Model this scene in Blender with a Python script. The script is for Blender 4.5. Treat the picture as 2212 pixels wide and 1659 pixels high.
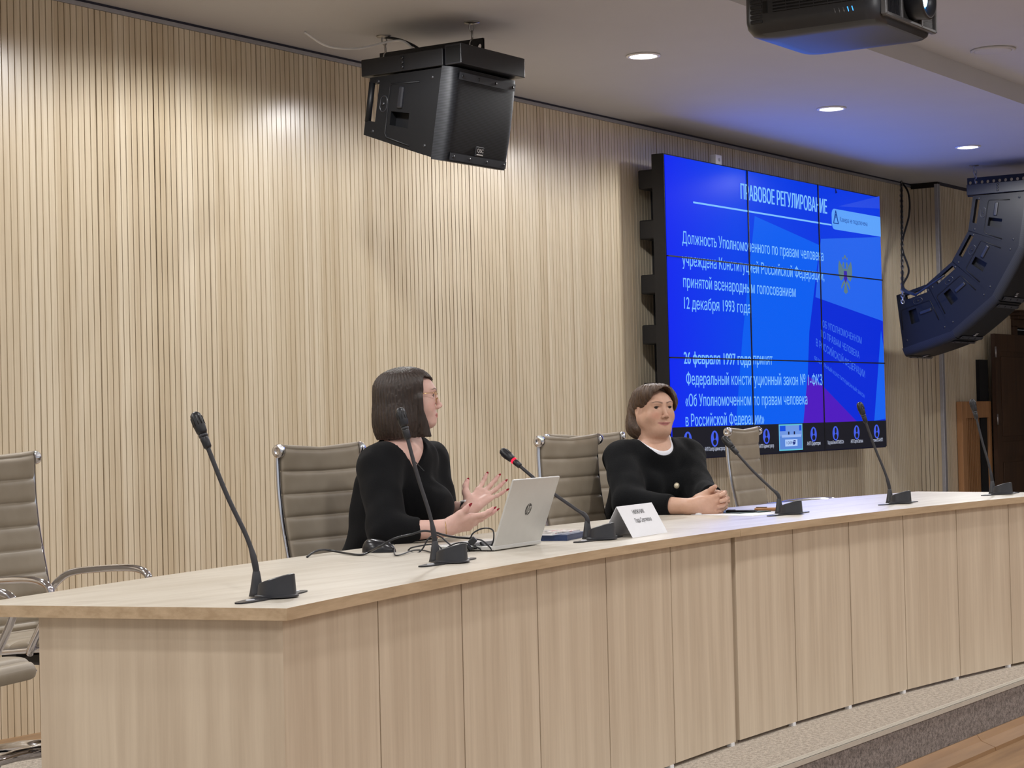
import bpy, bmesh, math, random
import numpy as np
from mathutils import Vector, Matrix, Euler
PI = math.pi
random.seed(7)
scene = bpy.context.scene
COL = scene.collection
for o in list(bpy.data.objects):
    bpy.data.objects.remove(o)

# ------------------------------------------------------------------ camera
F_PX, IW, IH = 4321.0, 2212, 1659
CAM = np.array([0.0, 0.0, 1.144])            # metres above the stage platform (z = 0)
AZ, PITCH, ROLL = math.radians(33.35), math.radians(1.06), math.radians(1.40)
_r0 = np.array([math.sin(AZ), -math.cos(AZ), 0.0]); _up = np.array([0, 0, 1.0]); _f0 = np.array([math.cos(AZ), math.sin(AZ), 0.0])
C_F = _f0 * math.cos(PITCH) + _up * math.sin(PITCH)
_u1 = _up * math.cos(PITCH) - _f0 * math.sin(PITCH)
C_R = math.cos(ROLL) * _r0 - math.sin(ROLL) * _u1
C_U = math.sin(ROLL) * _r0 + math.cos(ROLL) * _u1
cd = bpy.data.cameras.new('camera'); cam = bpy.data.objects.new('camera', cd); COL.objects.link(cam)
cd.sensor_fit = 'HORIZONTAL'; cd.sensor_width = 36.0; cd.lens = F_PX / IW * 36.0
cd.clip_start = 0.05; cd.clip_end = 100
M = Matrix.Identity(4)
for i in range(3):
    M[i][0] = C_R[i]; M[i][1] = C_U[i]; M[i][2] = -C_F[i]; M[i][3] = CAM[i]
cam.matrix_world = M
scene.camera = cam

def ray(x, y): return C_F + C_R * (x - IW / 2) / F_PX - C_U * (y - IH / 2) / F_PX
def at_d(x, y, d): return CAM + ray(x, y) * d                 # survey: photo point at a known distance
def at_y(x, y, Y): r = ray(x, y); return CAM + r * Y / r[1]      # ... on a plane parallel to the back wall
def at_z(x, y, z): r = ray(x, y); return CAM + r * (z - CAM[2]) / r[2]   # ... on a horizontal plane

# ------------------------------------------------------------------ world, exposure, lights
scene.view_settings.view_transform = 'Standard'
scene.view_settings.look = 'None'
scene.view_settings.exposure = 0.0
scene.view_settings.gamma = 1.0
scene.view_settings.use_curve_mapping = False
w = bpy.data.worlds.new('hall_ambient'); scene.world = w; w.use_nodes = True
w.node_tree.nodes['Background'].inputs[0].default_value = (0.94, 0.97, 1.02, 1)
w.node_tree.nodes['Background'].inputs[1].default_value = 0.62

CEIL, CEIL2 = 3.16, 3.28
def spot(x, y, z, power, size=150, blend=0.25, radius=0.08, color=(1.0, 0.985, 0.975)):
    l = bpy.data.lights.new('downlight_lamp', 'SPOT'); l.energy = power; l.spot_size = math.radians(size); l.spot_blend = blend
    l.shadow_soft_size = radius; l.color = color
    o = bpy.data.objects.new('downlight_lamp', l); COL.objects.link(o); o.location = (x, y, z)
    return o
LAMP_Y = 5.45
for k in range(-1, 6):
    spot(2.16 + 2.51 * k + 0.0, LAMP_Y, CEIL - 0.03, 125, size=168, blend=0.30)
for yy in (2.4, -0.4, -3.2):                                   # unseen downlight rows, added overhead to light the hall
    for k in range(-1, 6):
        spot(2.16 + 2.51 * k, yy, CEIL2 - 0.03, 95, size=160, blend=0.5)

l = bpy.data.lights.new('video_wall_glow', 'AREA'); l.shape = 'RECTANGLE'; l.size, l.size_y, l.energy = 3.5, 1.75, 26; l.color = (0.10, 0.24, 1.0)
o = bpy.data.objects.new('video_wall_glow', l); COL.objects.link(o); o.location = (13.57, 6.44, 1.98); o.rotation_euler = (math.radians(-90), 0, 0)

# ------------------------------------------------------------------ helpers
def tag(o, label=None, cat=None, group=None, kind=None):
    if label: o['label'] = label
    if cat: o['category'] = cat
    if group: o['group'] = group
    if kind: o['kind'] = kind
    return o

def thing(name, label, cat, loc=(0, 0, 0), rotz=0.0, group=None):
    o = bpy.data.objects.new(name, None); COL.objects.link(o)
    o.empty_display_size = 0.1; o.location = loc; o.rotation_euler = (0, 0, rotz)
    return tag(o, label, cat, group)

def copy_tree(o, parent=None):
    c = o.copy(); COL.objects.link(c)
    if parent is not None: c.parent = parent
    for ch in list(o.children): copy_tree(ch, c)
    return c

class MB:
    """collects shapes and links them as one mesh object"""
    def __init__(s): s.v = []; s.f = []; s.m = []; s.sm = []; s.x = Matrix.Identity(4); s.cur = 0; s.smooth = False
    def add(s, vs, fs):
        b = len(s.v); s.v += [tuple(s.x @ Vector(p)) for p in vs]
        for f in fs: s.f.append([b + i for i in f]); s.m.append(s.cur); s.sm.append(s.smooth)
    def box(s, lo, hi, bev=0.0):
        x0, y0, z0 = lo; x1, y1, z1 = hi
        if bev <= 0:
            s.add([(x0,y0,z0),(x1,y0,z0),(x1,y1,z0),(x0,y1,z0),(x0,y0,z1),(x1,y0,z1),(x1,y1,z1),(x0,y1,z1)],
                  [(3,2,1,0),(4,5,6,7),(0,1,5,4),(1,2,6,5),(2,3,7,6),(3,0,4,7)]); return s
        bm = bmesh.new(); bmesh.ops.create_cube(bm, size=1.0)
        bmesh.ops.scale(bm, vec=(x1-x0, y1-y0, z1-z0), verts=bm.verts)
        bmesh.ops.translate(bm, vec=((x0+x1)/2, (y0+y1)/2, (z0+z1)/2), verts=bm.verts)
        bmesh.ops.bevel(bm, geom=list(bm.edges), offset=bev, segments=3, affect='EDGES', profile=0.5)
        s.bm(bm); return s
    def bm(s, bm):
        bm.verts.ensure_lookup_table()
        for i, v in enumerate(bm.verts): v.index = i
        s.add([tuple(v.co) for v in bm.verts], [[v.index for v in f.verts] for f in bm.faces]); bm.free()
    def prism(s, pts, z0, z1, axis='z'):
        """extrude a 2-D polygon (counter-clockwise) along an axis"""
        n = len(pts)
        def P(p, t):
            if axis == 'z': return (p[0], p[1], t)
            if axis == 'y': return (p[0], t, p[1])
            return (t, p[0], p[1])
        vs = [P(p, z0) for p in pts] + [P(p, z1) for p in pts]
        fs = [list(range(n))[::-1], list(range(n, 2*n))] + [(i, (i+1) % n, n+(i+1) % n, n+i) for i in range(n)]
        if axis == 'y': fs = [list(f)[::-1] for f in fs]
        s.add(vs, fs); return s
    def tube(s, pts, r, n=10, caps=True, closed=False):
        P = [Vector(p) for p in pts]; N = len(P)
        rs = list(r) if hasattr(r, '__len__') else [r] * N
        T = []
        for i in range(N):
            a = P[(i-1) % N] if (closed or i > 0) else P[i]; b = P[(i+1) % N] if (closed or i < N-1) else P[i]
            T.append((b - a).normalized() if (b - a).length > 1e-9 else Vector((0, 0, 1)))
        u = T[0].orthogonal().normalized(); vs = []
        for i in range(N):
            u = (u - T[i] * u.dot(T[i]))
            u = u.normalized() if u.length > 1e-6 else T[i].orthogonal().normalized()
            v = T[i].cross(u)
            for k in range(n):
                a = 2*PI*k/n; vs.append(tuple(P[i] + (u*math.cos(a) + v*math.sin(a)) * rs[i]))
        fs = []
        for i in range(N if closed else N-1):
            j = (i+1) % N
            for k in range(n):
                fs.append((i*n+k, i*n+(k+1) % n, j*n+(k+1) % n, j*n+k))
        if caps and not closed:
            fs.append(list(range(n))[::-1]); fs.append([(N-1)*n+k for k in range(n)])
        old = s.smooth; s.smooth = True; s.add(vs, fs); s.smooth = old; return s
    def lathe(s, prof, n=32, axis='z', o=(0, 0, 0), smooth=True):
        """prof: (radius, height) list bottom to top"""
        vs = []; fs = []; N = len(prof)
        for (r, h) in prof:
            for k in range(n):
                a = 2*PI*k/n; c, d = r*math.cos(a), r*math.sin(a)
                p = (c, d, h) if axis == 'z' else ((c, h, -d) if axis == 'y' else (h, c, d))
                vs.append((p[0]+o[0], p[1]+o[1], p[2]+o[2]))
        for i in range(N-1):
            for k in range(n): fs.append((i*n+k, i*n+(k+1) % n, (i+1)*n+(k+1) % n, (i+1)*n+k))
        if prof[0][0] > 1e-6: fs.append(list(range(n))[::-1])
        if prof[-1][0] > 1e-6: fs.append([(N-1)*n+k for k in range(n)])
        old = s.smooth; s.smooth = smooth; s.add(vs, fs); s.smooth = old; return s
    def grid(s, fn, nu, nv, smooth=True, closed_u=False):
        vs = [fn(i/(nu if closed_u else nu), j/nv) for j in range(nv+1) for i in range(nu+1)]
        fs = [(j*(nu+1)+i, j*(nu+1)+i+1, (j+1)*(nu+1)+i+1, (j+1)*(nu+1)+i) for j in range(nv) for i in range(nu)]
        old = s.smooth; s.smooth = smooth; s.add(vs, fs); s.smooth = old; return s
    def build(s, name, mat, parent=None, sharp=None):
        me = bpy.data.meshes.new(name); me.from_pydata(s.v, [], s.f)
        mats = mat if isinstance(mat, (list, tuple)) else [mat]
        for m in mats: me.materials.append(m)
        me.polygons.foreach_set('material_index', s.m); me.polygons.foreach_set('use_smooth', s.sm)
        me.update()
        if sharp: 
            try: me.set_sharp_from_angle(angle=math.radians(sharp))
            except Exception: pass
        o = bpy.data.objects.new(name, me); COL.objects.link(o)
        if parent is not None: o.parent = parent
        return o

def struct(name, mb, mat, parent=None):
    o = mb.build(name, mat, parent)
    if parent is None: o['kind'] = 'structure'
    return o

def bez(p, n=24):
    """smooth Catmull-Rom path through points"""
    P = [Vector(q) for q in p]; P = [P[0]*2 - P[1]] + P + [P[-1]*2 - P[-2]]; out = []
    for i in range(1, len(P)-2):
        for k in range(n):
            t = k/n; a, b, c, d = P[i-1], P[i], P[i+1], P[i+2]
            out.append(0.5*((2*b) + (c-a)*t + (2*a-5*b+4*c-d)*t*t + (-a+3*b-3*c+d)*t**3))
    out.append(P[-2]); return out

# ------------------------------------------------------------------ materials (all procedural)
def srgb(r, g, b):
    f = lambda c: (c/255/12.92) if c/255 <= 0.04045 else ((c/255+0.055)/1.055)**2.4
    return (f(r), f(g), f(b), 1.0)

class NT:
    def __init__(s, name):
        s.m = bpy.data.materials.new(name); s.m.use_nodes = True; s.t = s.m.node_tree; s.t.nodes.clear()
        s.out = s.n('ShaderNodeOutputMaterial'); s.b = s.n('ShaderNodeBsdfPrincipled'); s.l(s.b.outputs[0], s.out.inputs[0])
    def n(s, t, **kw):
        x = s.t.nodes.new(t)
        for k, v in kw.items(): setattr(x, k, v)
        return x
    def l(s, a, b): s.t.links.new(a, b)
    def coord(s, kind='Object', scale=(1, 1, 1)):
        c = s.n('ShaderNodeTexCoord'); m = s.n('ShaderNodeMapping'); m.inputs['Scale'].default_value = scale
        s.l(c.outputs[kind], m.inputs[0]); return m.outputs[0]
    def noise(s, vec, scale, detail=4, rough=0.55):
        x = s.n('ShaderNodeTexNoise'); x.inputs['Scale'].default_value = scale; x.inputs['Detail'].default_value = detail
        x.inputs['Roughness'].default_value = rough
        if vec is not None: s.l(vec, x.inputs['Vector'])
        return x.outputs['Fac']
    def ramp(s, fac, stops):
        x = s.n('ShaderNodeValToRGB'); e = x.color_ramp.elements
        while len(e) < len(stops): e.new(0.5)
        for k, (p, c) in enumerate(stops): e[k].position = p; e[k].color = c
        s.l(fac, x.inputs[0]); return x.outputs[0]
    def mix(s, fac, a, b, mode='MIX'):
        x = s.n('ShaderNodeMix', data_type='RGBA', blend_type=mode)
        for sock, v in ((x.inputs[0], fac), (x.inputs[6], a), (x.inputs[7], b)):
            if isinstance(v, (int, float, tuple)): sock.default_value = v
            else: s.l(v, sock)
        return x.outputs[2]
    def bump(s, h, strength=0.2, dist=0.002):
        x = s.n('ShaderNodeBump'); x.inputs['Strength'].default_value = strength; x.inputs['Distance'].default_value = dist
        s.l(h, x.inputs['Height']); s.l(x.outputs[0], s.b.inputs['Normal'])
    def set(s, **kw):
        for k, v in kw.items():
            k = {'color': 'Base Color', 'rough': 'Roughness', 'metal': 'Metallic', 'spec': 'Specular IOR Level', 'coat': 'Coat Weight',
                 'sheen': 'Sheen Weight', 'emit': 'Emission Color', 'power': 'Emission Strength', 'alpha': 'Alpha', 'trans': 'Transmission Weight'}.get(k, k)
            if isinstance(v, (int, float, tuple)): s.b.inputs[k].default_value = v
            else: s.l(v, s.b.inputs[k])
        return s.m

def plain(name, c, rough=0.5, metal=0.0, var=0.06, scale=30, **kw):
    t = NT(name); v = t.noise(t.coord(), scale)
    d = tuple(max(0, x*(1-var)) for x in c[:3]) + (1,); e = tuple(min(1, x*(1+var)) for x in c[:3]) + (1,)
    return t.set(color=t.ramp(v, [(0.3, d), (0.7, e)]), rough=rough, metal=metal, **kw)

def emit(name, c, power=1.0, rough=0.25):
    t = NT(name); return t.set(spec=0.03, color=(0.005, 0.005, 0.006, 1), emit=c, power=power, rough=rough)

PITCH_SLAT = 0.0385
def slat_wood(name, axis, tint=1.0):
    """maple slats: each slat has its own tone, grain runs up the slat"""
    t = NT(name); c = t.n('ShaderNodeTexCoord'); sep = t.n('ShaderNodeSeparateXYZ'); t.l(c.outputs['Object'], sep.inputs[0])
    d = t.n('ShaderNodeMath', operation='DIVIDE'); t.l(sep.outputs[axis], d.inputs[0]); d.inputs[1].default_value = PITCH_SLAT
    fl = t.n('ShaderNodeMath', operation='FLOOR'); t.l(d.outputs[0], fl.inputs[0])
    d2 = t.n('ShaderNodeMath', operation='DIVIDE'); t.l(fl.outputs[0], d2.inputs[0]); d2.inputs[1].default_value = 3.3
    fl2 = t.n('ShaderNodeMath', operation='FLOOR'); t.l(d2.outputs[0], fl2.inputs[0])
    wn = t.n('ShaderNodeTexWhiteNoise', noise_dimensions='1D'); t.l(fl.outputs[0], wn.inputs['W'])
    wn2 = t.n('ShaderNodeTexWhiteNoise', noise_dimensions='1D'); t.l(fl2.outputs[0], wn2.inputs['W'])
    base = t.ramp(wn.outputs['Value'], [(0.0, srgb(200*tint, 182*tint, 153*tint)), (0.35, srgb(212*tint, 196*tint, 168*tint)), (0.65, srgb(220*tint, 206*tint, 180*tint)), (1.0, srgb(226*tint, 213*tint, 189*tint))])
    base2 = t.ramp(wn2.outputs['Value'], [(0.0, srgb(204*tint, 187*tint, 158*tint)), (1.0, srgb(226*tint, 213*tint, 189*tint))])
    col = t.mix(0.45, base, base2)
    # shift the grain per slat so that neighbours never share it
    comb = t.n('ShaderNodeCombineXYZ'); mm = t.n('ShaderNodeMath', operation='MULTIPLY'); t.l(wn.outputs['Value'], mm.inputs[0]); mm.inputs[1].default_value = 37.0
    t.l(mm.outputs[0], comb.inputs['Z']); ad = t.n('ShaderNodeVectorMath', operation='ADD'); t.l(c.outputs['Object'], ad.inputs[0]); t.l(comb.outputs[0], ad.inputs[1])
    mp = t.n('ShaderNodeMapping'); mp.inputs['Scale'].default_value = (34, 34, 1.3); t.l(ad.outputs[0], mp.inputs[0])
    g = t.noise(mp.outputs[0], 2.2, 5, 0.6)
    grain = t.ramp(g, [(0.28, (0.86, 0.83, 0.78, 1)), (0.55, (1, 1, 1, 1))])
    col = t.mix(0.75, col, grain, 'MULTIPLY')
    t.bump(g, 0.08, 0.001)
    t.b.inputs['Coat Roughness'].default_value = 0.2
    return t.set(color=col, rough=0.36, spec=0.4, coat=1.0)

def laminate(name, lo, hi, stretch, rough=0.42, scale=3.0):
    t = NT(name); v = t.coord('Object', stretch); a = t.noise(v, scale, 6, 0.62)
    v2 = t.coord('Object', tuple(x*0.28 for x in stretch)); b = t.noise(v2, scale, 2, 0.5)
    col = t.mix(0.5, t.ramp(a, [(0.3, lo), (0.68, hi)]), t.ramp(b, [(0.38, lo), (0.62, hi)]))
    t.bump(a, 0.06, 0.001)
    return t.set(color=col, rough=rough)

def carpet(name, lo, hi):
    t = NT(name); v = t.coord('Object'); a = t.noise(v, 160, 3, 0.75); b = t.noise(v, 60, 3, 0.7)
    col = t.mix(0.45, t.ramp(a, [(0.36, lo), (0.64, hi)]), t.ramp(b, [(0.40, lo), (0.60, hi)]))
    t.bump(a, 0.7, 0.004)
    return t.set(color=col, rough=0.95, spec=0.1)

MAT = {}
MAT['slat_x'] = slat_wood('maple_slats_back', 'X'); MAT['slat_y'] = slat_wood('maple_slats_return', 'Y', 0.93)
MAT['groove'] = plain('dark_groove', srgb(30, 22, 17), 0.9)
MAT['ceiling'] = plain('painted_ceiling', srgb(188, 189, 193), 0.8, var=0.015, scale=3)
MAT['plaster'] = plain('warm_plaster', srgb(190, 180, 165), 0.8, var=0.02, scale=3); MAT['shadow_gap'] = plain('dark_blue_profile', srgb(38, 38, 58), 0.5)
MAT['alu'] = plain('brushed_aluminium', srgb(178, 178, 184), 0.42, 0.7); MAT['nosing'] = plain('pale_metal_nosing', srgb(206, 201, 190), 0.45, 0.3)
MAT['table_top'] = laminate('pale_oak_top', srgb(182, 173, 158), srgb(207, 201, 189), (1.5, 14, 14), 0.36)
MAT['table_panel'] = laminate('pale_oak_panel', srgb(194, 176, 153), srgb(217, 201, 178), (22, 22, 0.9), 0.45)
MAT['table_edge'] = laminate('oak_edge', srgb(172, 147, 116), srgb(202, 178, 146), (3, 22, 40), 0.42)
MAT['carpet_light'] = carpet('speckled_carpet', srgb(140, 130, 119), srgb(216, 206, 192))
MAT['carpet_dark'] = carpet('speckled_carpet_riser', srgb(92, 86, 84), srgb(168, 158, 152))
MAT['floor_wood'] = laminate('brown_laminate', srgb(128, 98, 70), srgb(168, 134, 98), (1.2, 12, 12), 0.4)
MAT['skirting'] = laminate('brown_skirting', srgb(132, 100, 68), srgb(158, 122, 84), (1.2, 16, 16), 0.4)
MAT['door_wood'] = laminate('dark_door_wood', srgb(50, 31, 15), srgb(78, 51, 28), (14, 14, 1.0), 0.6)
MAT['mid_wood'] = laminate('amber_wood', srgb(150, 104, 64), srgb(180, 132, 88), (14, 14, 1.0), 0.45)
MAT['black'] = plain('matt_black', srgb(18, 19, 24), 0.5)
MAT['black_soft'] = plain('black_plastic', srgb(28, 29, 34), 0.38)
MAT['dark_void'] = plain('painted_shade_dark', srgb(8, 8, 10), 0.9)
MAT['chrome'] = plain('chrome', srgb(214, 214, 220), 0.09, 1.0, var=0.02)
MAT['steel'] = plain('zinc_steel', srgb(176, 174, 172), 0.35, 0.9)
MAT['white'] = plain('white_plastic', srgb(232, 232, 234), 0.4, var=0.02)
MAT['paper'] = plain('white_paper', srgb(236, 237, 242), 0.7, var=0.015)

# ------------------------------------------------------------------ the room
WY = 6.75                                   # back wall plane
X0, X1 = -3.0, 16.77                        # back wall runs from behind the left edge to the corner
RY = 6.50                                   # the wall beyond the corner
def slats(mb, a0, a1, z0, z1, face, run, flip, phase=11.766):
    """ribbed section: 31 mm slats, 7.5 mm grooves; every tenth joint is wider"""
    k = math.floor((a0 - phase) / PITCH_SLAT); a = phase + k*PITCH_SLAT
    prof = []
    while a < a1:
        gap = 0.0092 if k % 10 == 0 else 0.0056
        s0, s1 = max(a + gap, a0), min(a + PITCH_SLAT, a1)
        if s1 > s0:
            if run == 'x': mb.box((s0, face, z0), (s1, face + 0.014, z1))
            else: mb.box((face, s0, z0), (face + 0.014, s1, z1))
        a += PITCH_SLAT; k += 1
    return mb
mb = MB()
slats(mb, X0, X1, -0.2, CEIL - 0.035, WY, 'x', False)
mb.cur = 1; mb.box((X0, WY + 0.014, -0.2), (X1 + 0.3, WY + 0.20, CEIL + 0.02))
struct('wall_back', mb, [MAT['slat_x'], MAT['groove']])
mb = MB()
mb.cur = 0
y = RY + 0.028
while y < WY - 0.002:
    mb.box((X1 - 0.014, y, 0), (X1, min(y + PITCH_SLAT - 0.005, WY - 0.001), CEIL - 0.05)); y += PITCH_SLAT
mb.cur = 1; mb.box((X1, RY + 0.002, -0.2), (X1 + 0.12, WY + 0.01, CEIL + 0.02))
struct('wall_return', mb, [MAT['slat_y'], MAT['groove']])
DX0, DX1, DH = 18.66, 19.90, 1.92           # doorway in the side wall
mb = MB()
slats(mb, X1 + 0.035, DX0 - 0.10, 0.0, CEIL - 0.03, RY, 'x', False)
slats(mb, DX0 - 0.10, DX1 + 0.10, DH + 0.16, CEIL - 0.03, RY, 'x', False)
slats(mb, DX1 + 0.10, 22.0, 0.0, CEIL - 0.03, RY, 'x', False)
mb.cur = 1
mb.box((X1 + 0.12, RY + 0.014, -0.2), (DX0, RY + 0.15, CEIL + 0.02)); mb.box((DX1, RY + 0.014, -0.2), (22.0, RY + 0.15, CEIL + 0.02))
mb.box((DX0, RY + 0.014, DH), (DX1, RY + 0.15, CEIL + 0.02))
struct('wall_right', mb, [MAT['slat_x'], MAT['groove']])
mb = MB(); mb.box((X1 - 0.016, RY - 0.006, 0), (X1 + 0.034, RY + 0.028, CEIL - 0.02), 0.003); struct('trim_1', mb, MAT['alu'])
mb = MB(); mb.box((X0, WY - 0.006, CEIL - 0.034), (X1 - 0.016, WY + 0.016, CEIL - 0.014)); struct('trim_2', mb, MAT['alu'])
mb = MB(); mb.box((X0, WY + 0.001, CEIL - 0.014), (X1 - 0.016, WY + 0.018, CEIL)); struct('trim_3', mb, MAT['shadow_gap'])
mb = MB(); mb.box((X1 + 0.036, RY - 0.002, CEIL - 0.03), (22.0, RY + 0.016, CEIL)); struct('trim_4', mb, MAT['shadow_gap'])
mb = MB(); mb.box((22.0, -9.0, -0.3), (22.2, WY + 0.3, CEIL2 + 0.1)); struct('wall_end', mb, MAT['plaster'])
BEAM = 4.40
mb = MB()
mb.box((X0 - 5, BEAM, CEIL), (24, WY + 0.3, CEIL + 0.25)); mb.box((X0 - 5, -9, CEIL2), (24, BEAM, CEIL2 + 0.13))
struct('ceiling', mb, MAT['ceiling'])
mb = MB(); mb.box((X0 - 5, -9, -0.30), (24, WY + 0.05, -0.20)); struct('floor', mb, MAT['floor_wood'])
edge = [(-3.0, 2.45), (3.4, 2.58), (5.3, 2.87), (22.0, 2.87)]
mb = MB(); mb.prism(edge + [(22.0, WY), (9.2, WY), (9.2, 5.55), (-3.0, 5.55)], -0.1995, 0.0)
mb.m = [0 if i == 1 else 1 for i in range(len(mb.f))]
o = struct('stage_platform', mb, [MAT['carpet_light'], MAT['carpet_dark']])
mb = MB()
for k in range(3):
    (ax, ay), (bx, by) = edge[k], edge[k+1]
    for (o0, o1, z0, z1) in ((-0.004, 0.034, 0.0, 0.004), (-0.006, 0.0, -0.013, 0.004), (0.006, 0.012, 0.004, 0.0055), (0.018, 0.024, 0.004, 0.0055)):
        mb.add([(ax, ay+o0, z0), (bx, by+o0, z0), (bx, by+o1, z0), (ax, ay+o1, z0), (ax, ay+o0, z1), (bx, by+o0, z1), (bx, by+o1, z1), (ax, ay+o1, z1)],
               [(3,2,1,0),(4,5,6,7),(0,1,5,4),(1,2,6,5),(2,3,7,6),(3,0,4,7)])
struct('trim_5', mb, MAT['nosing'])
mb = MB()
sk = [(0, -0.20), (0, -0.145), (-0.012, -0.142), (-0.03, -0.165), (-0.085, -0.185), (-0.088, -0.20)]
for (a, b) in ((-3.0, 7.62), (7.625, 22.0)):
    mb.prism([(2.868 + p[0], p[1]) for p in sk][::-1], max(a, 5.3), b, 'x')
struct('baseboard_stage', mb, MAT['skirting'])

# doorway with crown and open leaf, at the far right
mb = MB()
for (a, b) in ((DX0 - 0.10, DX0), (DX1, DX1 + 0.10)): mb.box((a, RY - 0.03, 0), (b, RY + 0.10, DH + 0.02), 0.006)
mb.box((DX0 - 0.10, RY - 0.03, DH), (DX1 + 0.10, RY + 0.10, DH + 0.08), 0.006)
for (h0, h1, p) in ((0.08, 0.11, 0.05), (0.11, 0.145, 0.08), (0.145, 0.16, 0.11)):
    mb.box((DX0 - 0.06 - p, RY - 0.03 - p, DH + h0), (DX1 + 0.06 + p, RY + 0.02, DH + h1), 0.005)
door = struct('door_1', mb, MAT['door_wood'])
mb = MB(); mb.box((DX0, RY + 0.16, 0.0), (DX1, RY + 0.9, DH)); struct('doorway_recess', mb, MAT['dark_void'], door)
def door_leaf(x0, x1, y0, name):
    mb = MB(); wdt = x1 - x0; fr = 0.12
    mb.box((x0, y0, 0.01), (x0 + fr, y0 + 0.04, 1.84)); mb.box((x1 - fr, y0, 0.01), (x1, y0 + 0.04, 1.84))
    for (a, b) in ((0.01, 0.20), (0.70, 0.84), (1.68, 1.84)): mb.box((x0 + fr, y0, a), (x1 - fr, y0 + 0.04, b))
    for (a, b) in ((0.20, 0.70), (0.84, 1.68)):
        mb.box((x0 + fr, y0 + 0.014, a), (x1 - fr, y0 + 0.03, b)); mb.box((x0 + fr + 0.05, y0 + 0.004, a + 0.05), (x1 - fr - 0.05, y0 + 0.02, b - 0.05), 0.006)
    return struct(name, mb, MAT['door_wood'], door)
leaf = door_leaf(17.80, 18.78, RY - 0.11, 'door_leaf')
mb = MB(); mb.box((17.58, RY - 0.035, 0.0), (17.80, RY - 0.003, 1.60)); struct('shadow_board', mb, MAT['dark_void'], door)  # dark board standing in for the shade between screen and leaf
mb = MB()
for z in (0.30, 1.0, 1.62): mb.tube([(17.795, RY - 0.116, z), (17.795, RY - 0.116, z + 0.10)], 0.009, 8)
mb.build('hinge', MAT['steel'], leaf)

# slatted wooden radiator screen beside the door
t = thing('radiator_screen', 'amber wooden radiator screen with dark vertical slots beside the door', 'radiator cover', (17.0, RY, 0))
mb = MB(); mb.box((0.06, -0.055, 0), (0.17, -0.003, 1.22), 0.004); mb.box((0.74, -0.055, 0), (0.80, -0.003, 1.22), 0.004)
mb.box((0.17, -0.055, 1.07), (0.74, -0.003, 1.22), 0.004); mb.build('frame', MAT['mid_wood'], t)
mb = MB(); mb.box((0.17, -0.012, 0.0), (0.74, -0.003, 1.07)); mb.build('backing', MAT['dark_void'], t)
mb = MB()
for k in range(13): mb.box((0.184 + k*0.043, -0.020, 0.0), (0.184 + k*0.043 + 0.024, -0.011, 1.07))
mb.build('slats', MAT['mid_wood'], t)

# downlights: three in view, their row goes on over the table
DL = [(9.69, 'round recessed downlight glowing white, nearest to the hanging loudspeaker'),
      (12.20, 'round recessed downlight glowing white, middle one over the video wall'),
      (14.71, 'round recessed downlight glowing white, farthest one in front of the speaker array')]
MAT['lens'] = emit('lamp_glow', (1.0, 0.98, 0.94, 1), 14.0)
for k in range(-1, 6):
    x = 2.16 + 2.51 * k
    lab = [l for (xx, l) in DL if abs(xx - x) < 0.1]
    if not lab: continue
    t = thing('downlight', lab[0], 'ceiling light', (x, LAMP_Y, CEIL), group='recessed downlights along the wall')
    mb = MB(); mb.lathe([(0.075, -0.001), (0.095, -0.001), (0.097, -0.006), (0.090, -0.010), (0.078, -0.010), (0.075, -0.001)], 40); mb.build('trim_ring', MAT['white'], t)
    mb = MB(); mb.lathe([(0.0, -0.0095), (0.078, -0.007), (0.078, -0.002), (0.0, -0.002)], 40); mb.build('lens', MAT['lens'], t)
t = thing('ceiling_speaker', 'flat round grey ceiling loudspeaker grille right of the projector', 'ceiling speaker', (11.49, 4.085, CEIL2))
mb = MB(); mb.lathe([(0.0, -0.012), (0.10, -0.012), (0.115, -0.008)], 40); mb.build('grille', MAT['ceiling'], t)
mb = MB(); mb.lathe([(0.115, -0.001), (0.13, -0.001), (0.132, -0.008), (0.122, -0.013), (0.113, -0.009)], 40); mb.build('rim', MAT['ceiling'], t)
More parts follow.
